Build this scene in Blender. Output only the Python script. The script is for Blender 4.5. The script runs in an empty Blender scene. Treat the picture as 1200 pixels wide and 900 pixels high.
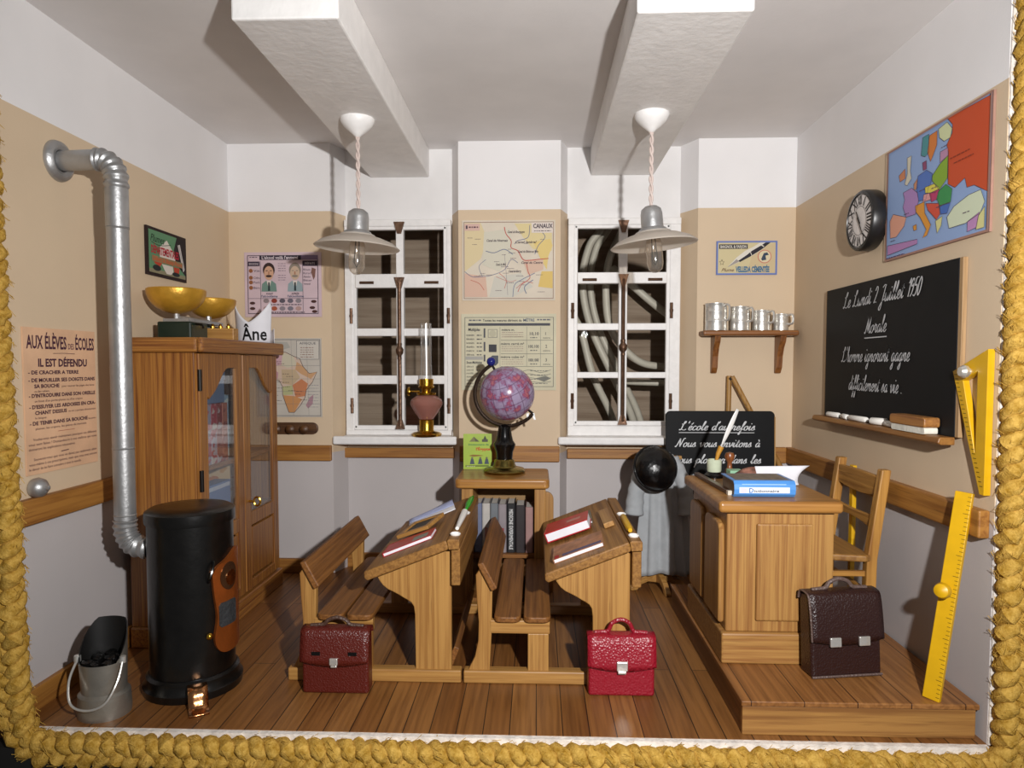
import bpy, bmesh, math, random
from mathutils import Matrix, Vector
random.seed(7)
S = bpy.context.scene
COL = S.collection
PI = math.pi

# ------------------------------------------------------------------ camera, light, exposure
cam = bpy.data.objects.new('camera', bpy.data.cameras.new('camera'))
COL.objects.link(cam); S.camera = cam
cam.data.sensor_fit = 'HORIZONTAL'; cam.data.sensor_width = 36.0
cam.data.lens = 800.0/1200.0*36.0
cam.data.shift_y = 16.0/1200.0
cam.data.clip_start = 0.05
cam.location = (0, -4.33, 1.345)
cam.rotation_euler = (PI/2 - math.atan(38/800.0), 0, math.atan(29/800.0))

fl = bpy.data.lights.new('camera_flash', 'SPOT')
fl.energy = 560; fl.shadow_soft_size = 0.04; fl.spot_size = math.radians(128); fl.spot_blend = 1.0; fl.color = (1.0, 0.985, 0.975)
flash = bpy.data.objects.new('camera_flash', fl); COL.objects.link(flash)
flash.location = (0.62, -4.36, 1.75)
flash.rotation_euler = (PI/2 - math.radians(4.5), 0, math.radians(9))

W = bpy.data.worlds.new('room_beyond'); S.world = W; W.use_nodes = True
W.node_tree.nodes['Background'].inputs[0].default_value = (1.0, 0.97, 0.95, 1)
W.node_tree.nodes['Background'].inputs[1].default_value = 0.10

S.view_settings.view_transform = 'Standard'; S.view_settings.look = 'None'
S.view_settings.exposure = 0.0; S.view_settings.gamma = 1.0
S.view_settings.use_curve_mapping = False

# ------------------------------------------------------------------ materials
def lin(c):
    return c/12.92 if c <= 0.04045 else ((c+0.055)/1.055)**2.4
def rgb(h):
    if isinstance(h, str):
        h = h.lstrip('#'); h = tuple(int(h[i:i+2], 16) for i in (0, 2, 4))
    return tuple(lin(x/255.0) for x in h[:3]) + (1.0,)
MATS = {}
def base(name):
    m = bpy.data.materials.new(name); m.use_nodes = True
    nt = m.node_tree; b = nt.nodes['Principled BSDF']
    return m, nt, b
def plain(name, h, rough=0.55, metal=0.0, var=0.06, vs=18.0, bump=0.0, bs=60.0, spec=0.5):
    """one colour with a slight uneven tone and optional fine bump"""
    if name in MATS: return MATS[name]
    m, nt, b = base(name); n = nt.nodes; l = nt.links
    b.inputs['Roughness'].default_value = rough; b.inputs['Metallic'].default_value = metal
    b.inputs['Specular IOR Level'].default_value = spec
    c = rgb(h)
    tc = n.new('ShaderNodeTexCoord'); no = n.new('ShaderNodeTexNoise')
    no.inputs['Scale'].default_value = vs; no.inputs['Detail'].default_value = 3
    l.new(tc.outputs['Object'], no.inputs['Vector'])
    r = n.new('ShaderNodeValToRGB')
    r.color_ramp.elements[0].position = 0.3; r.color_ramp.elements[1].position = 0.7
    r.color_ramp.elements[0].color = tuple(x*(1-var*2) for x in c[:3])+(1,)
    r.color_ramp.elements[1].color = tuple(min(1, x*(1+var)) for x in c[:3])+(1,)
    l.new(no.outputs['Fac'], r.inputs['Fac']); l.new(r.outputs['Color'], b.inputs['Base Color'])
    if bump:
        n2 = n.new('ShaderNodeTexNoise'); n2.inputs['Scale'].default_value = bs; n2.inputs['Detail'].default_value = 4
        l.new(tc.outputs['Object'], n2.inputs['Vector'])
        bp = n.new('ShaderNodeBump'); bp.inputs['Strength'].default_value = bump; bp.inputs['Distance'].default_value = 0.01
        l.new(n2.outputs['Fac'], bp.inputs['Height']); l.new(bp.outputs['Normal'], b.inputs['Normal'])
    MATS[name] = m; return m
def ink(h, rough=0.6):
    name = 'ink_'+h.lstrip('#')
    if name in MATS: return MATS[name]
    m, nt, b = base(name); b.inputs['Base Color'].default_value = rgb(h)
    b.inputs['Roughness'].default_value = rough; b.inputs['Specular IOR Level'].default_value = 0.25
    MATS[name] = m; return m
def wood(name, light, dark, axis='X', rough=0.42, fine=45.0, streak=0.5, along=1.6, spec=0.5):
    """varnished wood, grain running along the given local axis"""
    key = name+axis
    if key in MATS: return MATS[key]
    m, nt, b = base(key); n = nt.nodes; l = nt.links
    b.inputs['Roughness'].default_value = rough; b.inputs['Specular IOR Level'].default_value = spec
    tc = n.new('ShaderNodeTexCoord'); mp = n.new('ShaderNodeMapping')
    sc = [fine, fine, fine]; sc['XYZ'.index(axis)] = along
    mp.inputs['Scale'].default_value = sc
    l.new(tc.outputs['Object'], mp.inputs['Vector'])
    no = n.new('ShaderNodeTexNoise'); no.inputs['Scale'].default_value = 1.0; no.inputs['Detail'].default_value = 5
    no.inputs['Roughness'].default_value = 0.6; no.inputs['Distortion'].default_value = 0.4
    l.new(mp.outputs['Vector'], no.inputs['Vector'])
    r = n.new('ShaderNodeValToRGB'); a, d = rgb(light), rgb(dark)
    r.color_ramp.elements[0].position = 0.36; r.color_ramp.elements[0].color = d
    r.color_ramp.elements[1].position = 0.60; r.color_ramp.elements[1].color = a
    l.new(no.outputs['Fac'], r.inputs['Fac'])
    mp2 = n.new('ShaderNodeMapping'); s2 = [fine*2.2]*3; s2['XYZ'.index(axis)] = along*2.5
    mp2.inputs['Scale'].default_value = s2; l.new(tc.outputs['Object'], mp2.inputs['Vector'])
    n2 = n.new('ShaderNodeTexNoise'); n2.inputs['Scale'].default_value = 1.0; n2.inputs['Detail'].default_value = 2
    l.new(mp2.outputs['Vector'], n2.inputs['Vector'])
    r2 = n.new('ShaderNodeValToRGB'); r2.color_ramp.elements[0].position = 0.62; r2.color_ramp.elements[1].position = 0.74
    r2.color_ramp.elements[0].color = (0, 0, 0, 1); r2.color_ramp.elements[1].color = (streak, streak, streak, 1)
    l.new(n2.outputs['Fac'], r2.inputs['Fac'])
    mx = n.new('ShaderNodeMix'); mx.data_type = 'RGBA'
    l.new(r2.outputs['Color'], mx.inputs['Factor']); l.new(r.outputs['Color'], mx.inputs[6])
    mx.inputs[7].default_value = tuple(x*0.42 for x in d[:3])+(1,)
    l.new(mx.outputs[2], b.inputs['Base Color'])
    bp = n.new('ShaderNodeBump'); bp.inputs['Strength'].default_value = 0.25; bp.inputs['Distance'].default_value = 0.004
    l.new(no.outputs['Fac'], bp.inputs['Height']); l.new(bp.outputs['Normal'], b.inputs['Normal'])
    MATS[key] = m; return m
def glass(name, tint='#ffffff', refl=0.12, body=0.0, bodycol='#ffffff', gr=0.015):
    if name in MATS: return MATS[name]
    m, nt, b = base(name); n = nt.nodes; l = nt.links
    out = n['Material Output']; n.remove(b)
    tr = n.new('ShaderNodeBsdfTransparent'); tr.inputs[0].default_value = rgb(tint)
    gl = n.new('ShaderNodeBsdfGlossy'); gl.inputs['Roughness'].default_value = gr
    lw = n.new('ShaderNodeLayerWeight'); lw.inputs['Blend'].default_value = 0.35
    ma = n.new('ShaderNodeMath'); ma.operation = 'MULTIPLY_ADD'; ma.inputs[1].default_value = 0.75; ma.inputs[2].default_value = refl
    ma.use_clamp = True
    l.new(lw.outputs['Facing'], ma.inputs[0])
    pw = n.new('ShaderNodeMath'); pw.operation = 'POWER'; pw.inputs[1].default_value = 1.6
    l.new(ma.outputs[0], pw.inputs[0])
    mx = n.new('ShaderNodeMixShader'); l.new(pw.outputs[0], mx.inputs[0]); l.new(tr.outputs[0], mx.inputs[1]); l.new(gl.outputs[0], mx.inputs[2])
    last = mx
    if body:
        df = n.new('ShaderNodeBsdfDiffuse'); df.inputs[0].default_value = rgb(bodycol)
        m2 = n.new('ShaderNodeMixShader'); m2.inputs[0].default_value = body
        l.new(mx.outputs[0], m2.inputs[1]); l.new(df.outputs[0], m2.inputs[2]); last = m2
    l.new(last.outputs[0], out.inputs['Surface'])
    MATS[name] = m; return m
def frosted(name, h):
    if name in MATS: return MATS[name]
    m, nt, b = base(name); n = nt.nodes; l = nt.links
    b.inputs['Base Color'].default_value = rgb(h); b.inputs['Roughness'].default_value = 0.3
    t = n.new('ShaderNodeBsdfTranslucent'); t.inputs[0].default_value = rgb(h)
    mx = n.new('ShaderNodeMixShader'); mx.inputs[0].default_value = 0.6
    l.new(b.outputs[0], mx.inputs[1]); l.new(t.outputs[0], mx.inputs[2]); l.new(mx.outputs[0], n['Material Output'].inputs['Surface'])
    MATS[name] = m; return m
def wall_paint():
    m, nt, b = base('banded_wall_paint'); n = nt.nodes; l = nt.links
    b.inputs['Roughness'].default_value = 0.6; b.inputs['Specular IOR Level'].default_value = 0.3
    g = n.new('ShaderNodeNewGeometry'); sx = n.new('ShaderNodeSeparateXYZ'); l.new(g.outputs['Position'], sx.inputs[0])
    mr = n.new('ShaderNodeMath'); mr.operation = 'DIVIDE'; mr.inputs[1].default_value = 3.0; l.new(sx.outputs['Z'], mr.inputs[0])
    r = n.new('ShaderNodeValToRGB'); r.color_ramp.interpolation = 'CONSTANT'
    r.color_ramp.elements[0].color = rgb('#c2bcbb')
    r.color_ramp.elements[1].position = 0.78/3; r.color_ramp.elements[1].color = rgb('#d3bda0')
    e = r.color_ramp.elements.new(2.318/3); e.color = rgb('#eae8e8')
    l.new(mr.outputs[0], r.inputs['Fac'])
    no = n.new('ShaderNodeTexNoise'); no.inputs['Scale'].default_value = 3.0; no.inputs['Detail'].default_value = 5
    l.new(g.outputs['Position'], no.inputs['Vector'])
    mm = n.new('ShaderNodeMapRange'); mm.inputs['To Min'].default_value = 0.93; mm.inputs['To Max'].default_value = 1.05
    l.new(no.outputs['Fac'], mm.inputs['Value'])
    mx = n.new('ShaderNodeMix'); mx.data_type = 'RGBA'; mx.blend_type = 'MULTIPLY'; mx.inputs['Factor'].default_value = 1
    l.new(r.outputs['Color'], mx.inputs[6]); l.new(mm.outputs[0], mx.inputs[7]); l.new(mx.outputs[2], b.inputs['Base Color'])
    n2 = n.new('ShaderNodeTexNoise'); n2.inputs['Scale'].default_value = 90; l.new(g.outputs['Position'], n2.inputs['Vector'])
    bp = n.new('ShaderNodeBump'); bp.inputs['Strength'].default_value = 0.08; bp.inputs['Distance'].default_value = 0.005
    l.new(n2.outputs['Fac'], bp.inputs['Height']); l.new(bp.outputs['Normal'], b.inputs['Normal'])
    return m
def floor_boards(name='floor_boards', rowh=0.098, a='#8a5a2e', bb='#6e4320', gap='#1d0f07', ln=1.35):
    m, nt, b = base(name); n = nt.nodes; l = nt.links
    b.inputs['Roughness'].default_value = 0.42
    tc = n.new('ShaderNodeTexCoord'); sp = n.new('ShaderNodeSeparateXYZ'); l.new(tc.outputs['Object'], sp.inputs[0])
    cb = n.new('ShaderNodeCombineXYZ'); l.new(sp.outputs['Y'], cb.inputs['X']); l.new(sp.outputs['X'], cb.inputs['Y'])
    br = n.new('ShaderNodeTexBrick'); br.inputs['Scale'].default_value = 1.0
    br.inputs['Brick Width'].default_value = ln; br.inputs['Row Height'].default_value = rowh
    br.inputs['Mortar Size'].default_value = 0.0022; br.inputs['Mortar Smooth'].default_value = 0.3; br.offset = 0.43
    br.inputs['Color1'].default_value = rgb(a); br.inputs['Color2'].default_value = rgb(bb); br.inputs['Mortar'].default_value = rgb(gap)
    l.new(cb.outputs[0], br.inputs['Vector'])
    mp = n.new('ShaderNodeMapping'); mp.inputs['Scale'].default_value = (55, 2.2, 55); l.new(tc.outputs['Object'], mp.inputs['Vector'])
    no = n.new('ShaderNodeTexNoise'); no.inputs['Scale'].default_value = 1; no.inputs['Detail'].default_value = 5; no.inputs['Distortion'].default_value = 0.5
    l.new(mp.outputs[0], no.inputs['Vector'])
    r = n.new('ShaderNodeValToRGB'); r.color_ramp.elements[0].position = 0.30; r.color_ramp.elements[1].position = 0.62
    r.color_ramp.elements[0].color = (0.60, 0.53, 0.46, 1); r.color_ramp.elements[1].color = (1.06, 1.03, 0.98, 1)
    l.new(no.outputs['Fac'], r.inputs['Fac'])
    mx = n.new('ShaderNodeMix'); mx.data_type = 'RGBA'; mx.blend_type = 'MULTIPLY'; mx.inputs['Factor'].default_value = 1
    l.new(br.outputs['Color'], mx.inputs[6]); l.new(r.outputs['Color'], mx.inputs[7]); l.new(mx.outputs[2], b.inputs['Base Color'])
    bp = n.new('ShaderNodeBump'); bp.inputs['Strength'].default_value = 0.35; bp.inputs['Distance'].default_value = 0.004; bp.invert = True
    l.new(br.outputs['Fac'], bp.inputs['Height']); l.new(bp.outputs['Normal'], b.inputs['Normal'])
    return m
def leather(name, h, rough=0.3, spec=0.5, bs=110, strength=0.55):
    if name in MATS: return MATS[name]
    m, nt, b = base(name); n = nt.nodes; l = nt.links
    b.inputs['Base Color'].default_value = rgb(h); b.inputs['Roughness'].default_value = rough; b.inputs['Specular IOR Level'].default_value = spec
    tc = n.new('ShaderNodeTexCoord'); v = n.new('ShaderNodeTexVoronoi'); v.inputs['Scale'].default_value = bs
    no = n.new('ShaderNodeTexNoise'); no.inputs['Scale'].default_value = bs*0.6; no.inputs['Detail'].default_value = 5
    l.new(tc.outputs['Object'], v.inputs['Vector']); l.new(tc.outputs['Object'], no.inputs['Vector'])
    ad = n.new('ShaderNodeMath'); ad.operation = 'ADD'; l.new(v.outputs['Distance'], ad.inputs[0]); l.new(no.outputs['Fac'], ad.inputs[1])
    bp = n.new('ShaderNodeBump'); bp.inputs['Strength'].default_value = strength; bp.inputs['Distance'].default_value = 0.004
    l.new(ad.outputs[0], bp.inputs['Height']); l.new(bp.outputs['Normal'], b.inputs['Normal'])
    MATS[name] = m; return m
def globe_mat():
    m, nt, b = base('globe_print'); n = nt.nodes; l = nt.links
    b.inputs['Roughness'].default_value = 0.22
    tc = n.new('ShaderNodeTexCoord')
    no = n.new('ShaderNodeTexNoise'); no.inputs['Scale'].default_value = 12.0; no.inputs['Detail'].default_value = 8; no.inputs['Roughness'].default_value = .65
    l.new(tc.outputs['Object'], no.inputs['Vector'])
    r = n.new('ShaderNodeValToRGB'); r.color_ramp.interpolation = 'LINEAR'
    r.color_ramp.elements[0].position = 0.42; r.color_ramp.elements[0].color = rgb('#a092ae')
    r.color_ramp.elements[1].position = 0.70; r.color_ramp.elements[1].color = rgb('#a3304a')
    e = r.color_ramp.elements.new(0.50); e.color = rgb('#8f7696')
    e = r.color_ramp.elements.new(0.54); e.color = rgb('#8e4a6c')
    e = r.color_ramp.elements.new(0.60); e.color = rgb('#b06a72')
    l.new(no.outputs['Fac'], r.inputs['Fac'])
    # graticule of meridians and parallels
    sp = n.new('ShaderNodeSeparateXYZ'); l.new(tc.outputs['Object'], sp.inputs[0])
    at2 = n.new('ShaderNodeMath'); at2.operation = 'ARCTAN2'; l.new(sp.outputs['Y'], at2.inputs[0]); l.new(sp.outputs['X'], at2.inputs[1])
    def grid(inp, k):
        mu = n.new('ShaderNodeMath'); mu.operation = 'MULTIPLY'; mu.inputs[1].default_value = k; l.new(inp, mu.inputs[0])
        pp = n.new('ShaderNodeMath'); pp.operation = 'PINGPONG'; pp.inputs[1].default_value = 0.5; l.new(mu.outputs[0], pp.inputs[0])
        lt = n.new('ShaderNodeMath'); lt.operation = 'LESS_THAN'; lt.inputs[1].default_value = 0.05; l.new(pp.outputs[0], lt.inputs[0])
        return lt.outputs[0]
    asn = n.new('ShaderNodeMath'); asn.operation = 'ARCSINE'
    dv = n.new('ShaderNodeMath'); dv.operation = 'DIVIDE'; dv.inputs[1].default_value = 0.159; l.new(sp.outputs['Z'], dv.inputs[0]); l.new(dv.outputs[0], asn.inputs[0])
    g1 = grid(at2.outputs[0], 18/(2*PI)); g2 = grid(asn.outputs[0], 18/(2*PI))
    mxx = n.new('ShaderNodeMath'); mxx.operation = 'MAXIMUM'; l.new(g1, mxx.inputs[0]); l.new(g2, mxx.inputs[1])
    ml = n.new('ShaderNodeMath'); ml.operation = 'MULTIPLY'; ml.inputs[1].default_value = 0.55; l.new(mxx.outputs[0], ml.inputs[0])
    mx = n.new('ShaderNodeMix'); mx.data_type = 'RGBA'; l.new(ml.outputs[0], mx.inputs['Factor'])
    l.new(r.outputs['Color'], mx.inputs[6]); mx.inputs[7].default_value = rgb('#5a3a55'); l.new(mx.outputs[2], b.inputs['Base Color'])
    return m
def yarn_mat():
    m, nt, b = base('mustard_yarn'); n = nt.nodes; l = nt.links
    b.inputs['Roughness'].default_value = 0.95; b.inputs['Specular IOR Level'].default_value = 0.1
    tc = n.new('ShaderNodeTexCoord'); no = n.new('ShaderNodeTexNoise'); no.inputs['Scale'].default_value = 38; no.inputs['Detail'].default_value = 6; no.inputs['Roughness'].default_value = 0.7
    l.new(tc.outputs['Object'], no.inputs['Vector'])
    r = n.new('ShaderNodeValToRGB'); r.color_ramp.elements[0].position = 0.32; r.color_ramp.elements[1].position = 0.68
    r.color_ramp.elements[0].color = rgb('#98701f'); r.color_ramp.elements[1].color = rgb('#d8b05a')
    l.new(no.outputs['Fac'], r.inputs['Fac']); l.new(r.outputs['Color'], b.inputs['Base Color'])
    bp = n.new('ShaderNodeBump'); bp.inputs['Strength'].default_value = 0.8; bp.inputs['Distance'].default_value = 0.006
    n2 = n.new('ShaderNodeTexNoise'); n2.inputs['Scale'].default_value = 170; n2.inputs['Detail'].default_value = 5; l.new(tc.outputs['Object'], n2.inputs['Vector'])
    l.new(n2.outputs['Fac'], bp.inputs['Height']); l.new(bp.outputs['Normal'], b.inputs['Normal'])
    return m

M_wall = wall_paint()
M_white = plain('white_paint', '#e6e4e3', 0.55, var=0.02, vs=6, bump=0.1, bs=40)
M_ceil = plain('ceiling_paint', '#e2dedc', 0.6, var=0.02, vs=4, bump=0.06)
M_beam = plain('beam_white_paint', '#ece9e6', 0.5, var=0.03, vs=10, bump=0.25, bs=30)
M_raw = plain('raw_white_edge', '#e9e2da', 0.8, var=0.12, vs=25, bump=0.5)
M_winwhite = plain('window_white_paint', '#eceae8', 0.45, var=0.03, vs=20, bump=0.15)
M_floor = floor_boards(a='#936636', bb='#774c24')
M_plat = floor_boards('platform_boards', 0.19, '#9a6b3c', '#8a5c30', '#3a2010', 2.2)
def oak(ax): return wood('honey_oak', '#b18447', '#946732', ax, 0.44, fine=75)
def brown(ax): return wood('brown_slat', '#87592c', '#643d1b', ax, 0.5, fine=65, spec=.3)
def topwood(ax): return wood('desktop_oak', '#976c37', '#754f26', ax, 0.5, fine=70, spec=.3)
def cabw(ax): return wood('cabinet_oak', '#a06c31', '#6d3d1c', ax, 0.38, fine=105, streak=0.45)
def rail(ax): return wood('chair_rail_wood', '#a87434', '#855422', ax, 0.5)
def tdw(ax): return wood('teacher_desk_oak', '#ad8147', '#8d5f31', ax, 0.42, fine=85, streak=0.45)
M_black = plain('black_iron_paint', '#0d0c0b', 0.28, var=0.2, bump=0.12, bs=25)
M_blackw = plain('black_lacquer', '#0b0a0a', 0.18)
M_silver = plain('dull_silver', '#b0b0b0', 0.42, 0.75, bump=0.12, bs=70)
M_tin = plain('bright_tin', '#e6e4de', 0.3, 0.72, bump=0.35, bs=16)
M_zinc = plain('zinc', '#a29c92', 0.45, 0.8, bump=0.1)
M_copper = plain('copper', '#b4602a', 0.3, 1.0, bump=0.25, bs=40)
M_copperL = plain('copper_polished', '#d99a66', 0.22, 1.0, bump=0.35, bs=30)
M_brass = plain('brass', '#c79a3a', 0.25, 1.0, bump=0.1)
M_gold = plain('gold_paint', '#cc9a34', 0.36, 0.45, bump=0.45, bs=24)
M_bronze = plain('dark_bronze', '#6b5140', 0.45, 0.8, bump=0.4, bs=50)
M_dark = plain('dark_metal', '#1f1b18', 0.4, 0.6)
M_green = plain('dark_green_paint', '#12241b', 0.3)
M_paper = plain('white_paper', '#e4e4ea', 0.7, var=0.02)
M_page = plain('page_edges', '#e6e1d8', 0.8, var=0.05, vs=60)
M_ceram = plain('white_ceramic', '#ecebe8', 0.25, var=0.02)
M_yellow = plain('yellow_paint', '#d6a60c', 0.4, var=0.04)
M_slate = plain('slate_black', '#141517', 0.5, var=0.1)
M_cable = plain('pale_grey_plastic', '#dcd6ca', 0.4, var=0.03)
M_smock = plain('grey_cloth', '#a9adb0', 0.85, var=0.05, bump=0.2, bs=40)
M_chalk = plain('chalk', '#ece9e2', 0.9, var=0.03)
M_glass = glass('window_glass', '#fafaf8', 0.0)
M_bulb = glass('bulb_glass', '#f4eee6', 0.16, 0.07, '#fff6ea', 0.08)
M_chim = glass('lamp_glass', '#ffffff', 0.12, 0.02, '#ffffff', 0.22)
M_cabglass = glass('cabinet_glass', '#f6f8fa', 0.0, 0.03, '#c8ced6')
M_pink = glass('pink_glass', '#d8a49a', 0.10, 0.5, '#b98376')

# ------------------------------------------------------------------ mesh helpers
INV = {}
class MB:
    def __init__(s): s.v = []; s.f = []; s.m = []; s.sm = []
    def add(s, vs, fs, mi=0, smooth=False):
        o = len(s.v); s.v += [tuple(v) for v in vs]
        for f in fs: s.f.append(tuple(i+o for i in f)); s.m.append(mi); s.sm.append(smooth)
        return s
    def box(s, x0, x1, y0, y1, z0, z1, mi=0, M=None):
        vs = [Vector((x, y, z)) for x in (x0, x1) for y in (y0, y1) for z in (z0, z1)]
        if M is not None: vs = [M @ v for v in vs]
        return s.add(vs, [(0,1,3,2),(4,6,7,5),(0,4,5,1),(2,3,7,6),(0,2,6,4),(1,5,7,3)], mi)
    def prism(s, poly, a0, a1, plane='XZ', mi=0, M=None):
        n = len(poly)
        def P(p, a):
            if plane == 'XZ': v = Vector((p[0], a, p[1]))
            elif plane == 'XY': v = Vector((p[0], p[1], a))
            else: v = Vector((a, p[0], p[1]))
            return M @ v if M is not None else v
        vs = [P(p, a0) for p in poly]+[P(p, a1) for p in poly]
        fs = [tuple(range(n)), tuple(range(2*n-1, n-1, -1))]+[(i, (i+1) % n, n+(i+1) % n, n+i) for i in range(n)]
        return s.add(vs, fs, mi)
    def tube(s, pts, r, n=10, mi=0, caps=True, closed=False, M=None):
        pts = [Vector(p) for p in pts]; k = len(pts)
        rs = r if isinstance(r, (list, tuple)) else [r]*k
        tans = []
        for i in range(k):
            a = pts[(i-1) % k] if (closed or i > 0) else pts[i]
            b = pts[(i+1) % k] if (closed or i < k-1) else pts[i]
            t = b-a; tans.append(t.normalized() if t.length > 1e-9 else Vector((0, 0, 1)))
        up = Vector((0, 0, 1)) if abs(tans[0].z) < 0.9 else Vector((1, 0, 0))
        nrm = tans[0].cross(up).normalized(); vs = []
        for i in range(k):
            t = tans[i]; nrm = (nrm - t*nrm.dot(t)).normalized(); bi = t.cross(nrm)
            for j in range(n):
                a = 2*PI*j/n; v = pts[i]+(nrm*math.cos(a)+bi*math.sin(a))*rs[i]
                vs.append(M @ v if M is not None else v)
        fs = []
        for i in range(k if closed else k-1):
            for j in range(n):
                a = i*n+j; b = i*n+(j+1) % n; c = ((i+1) % k)*n+(j+1) % n; d = ((i+1) % k)*n+j
                fs.append((a, b, c, d))
        s.add(vs, fs, mi, True)
        if caps and not closed:
            o = len(s.v)-len(vs)
            s.f.append(tuple(o+j for j in range(n))); s.m.append(mi); s.sm.append(False)
            s.f.append(tuple(o+(k-1)*n+j for j in range(n-1, -1, -1))); s.m.append(mi); s.sm.append(False)
        return s
    def lathe(s, prof, c=(0, 0, 0), n=28, mi=0, M=None, sx=1, sy=1):
        vs = []; c = Vector(c)
        for (r, z) in prof:
            for j in range(n):
                a = 2*PI*j/n; v = Vector((r*math.cos(a)*sx, r*math.sin(a)*sy, z))
                v = (M @ v if M is not None else v)+c; vs.append(v)
        fs = []; k = len(prof)
        for i in range(k-1):
            for j in range(n): fs.append((i*n+j, i*n+(j+1) % n, (i+1)*n+(j+1) % n, (i+1)*n+j))
        s.add(vs, fs, mi, True); o = len(s.v)-len(vs)
        for i, rev in ((0, True), (k-1, False)):
            if prof[i][0] > 1e-5:
                if i == 0 and prof[0] == prof[-1]: continue
                if i == k-1 and prof[0] == prof[-1]: continue
                idx = [o+i*n+j for j in range(n)]
                s.f.append(tuple(reversed(idx) if rev else idx)); s.m.append(mi); s.sm.append(False)
        return s
    def grid(s, fn, nu, nv, mi=0, smooth=True):
        vs = [fn(i/(nu-1), j/(nv-1)) for i in range(nu) for j in range(nv)]
        fs = [(i*nv+j, (i+1)*nv+j, (i+1)*nv+j+1, i*nv+j+1) for i in range(nu-1) for j in range(nv-1)]
        return s.add(vs, fs, mi, smooth)
    def build(s, name, mats, parent=None, bevel=0.0, seg=2, solid=0.0, local=False, subsurf=0, angle=40, recalc=True):
        if not isinstance(mats, (list, tuple)): mats = [mats]
        vs = s.v
        if parent is not None and not local:
            Mi = INV[parent.name]; vs = [tuple(Mi @ Vector(v)) for v in vs]
        me = bpy.data.meshes.new(name); me.from_pydata(vs, [], s.f)
        for m in mats: me.materials.append(m)
        me.polygons.foreach_set('material_index', s.m); me.polygons.foreach_set('use_smooth', s.sm)
        bm = bmesh.new(); bm.from_mesh(me); bmesh.ops.remove_doubles(bm, verts=bm.verts, dist=1e-6)
        if recalc: bmesh.ops.recalc_face_normals(bm, faces=bm.faces)
        bm.to_mesh(me); bm.free(); me.update()
        if any(s.sm): me.set_sharp_from_angle(angle=math.radians(angle))
        o = bpy.data.objects.new(name, me); COL.objects.link(o)
        if parent is not None:
            o.parent = parent; INV[o.name] = INV[parent.name]
        else: INV[o.name] = Matrix.Identity(4)
        if solid:
            md = o.modifiers.new('solid', 'SOLIDIFY'); md.thickness = solid; md.offset = 0
        if subsurf:
            md = o.modifiers.new('sub', 'SUBSURF'); md.levels = subsurf; md.render_levels = subsurf
        if bevel:
            md = o.modifiers.new('bevel', 'BEVEL'); md.width = bevel; md.segments = seg; md.limit_method = 'ANGLE'; md.angle_limit = math.radians(50)
            md.harden_normals = False
        return o
def tag(o, label=None, cat=None, group=None, kind=None):
    if label: o['label'] = label
    if cat: o['category'] = cat
    if group: o['group'] = group
    if kind: o['kind'] = kind
    return o
def thing(name, label, cat, loc=(0, 0, 0), rot=(0, 0, 0), group=None):
    o = bpy.data.objects.new(name, None); COL.objects.link(o)
    o.empty_display_size = 0.05
    o.location = loc; o.rotation_euler = rot
    from mathutils import Euler
    INV[o.name] = (Matrix.Translation(loc) @ Euler(rot).to_matrix().to_4x4()).inverted()
    return tag(o, label, cat, group)
def struct(mb, name, mats, parent=None, **k):
    o = mb.build(name, mats, parent, **k)
    if parent is None: o['kind'] = 'structure'
    return o
def copy_tree(o, parent=None):
    c = o.copy(); COL.objects.link(c)
    if parent is not None: c.parent = parent
    for ch in list(o.children): copy_tree(ch, c)
    return c
def Rz(a): return Matrix.Rotation(a, 4, 'Z')
def Ry(a): return Matrix.Rotation(a, 4, 'Y')
def Rx(a): return Matrix.Rotation(a, 4, 'X')
def T(x, y, z): return Matrix.Translation((x, y, z))
def arc(cx, cy, r, a0, a1, n): return [(cx+r*math.cos(math.radians(a0+(a1-a0)*i/n)), cy+r*math.sin(math.radians(a0+(a1-a0)*i/n))) for i in range(n+1)]
def rrect(x0, x1, y0, y1, r, n=4):
    return arc(x1-r, y1-r, r, 0, 90, n)+arc(x0+r, y1-r, r, 90, 180, n)+arc(x0+r, y0+r, r, 180, 270, n)+arc(x1-r, y0+r, r, 270, 360, n)
def cr(pts, n=6):
    """Catmull-Rom through points of any dimension"""
    if len(pts) < 3: return [tuple(p) for p in pts]
    P = [pts[0]]+list(pts)+[pts[-1]]; out = []
    for i in range(1, len(P)-2):
        for k in range(n):
            t = k/n; a, b, c, d = P[i-1], P[i], P[i+1], P[i+2]
            out.append(tuple(0.5*(2*b[q]+(c[q]-a[q])*t+(2*a[q]-5*b[q]+4*c[q]-d[q])*t*t+(-a[q]+3*b[q]-3*c[q]+d[q])*t**3) for q in range(len(b))))
    out.append(tuple(pts[-1])); return out

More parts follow.
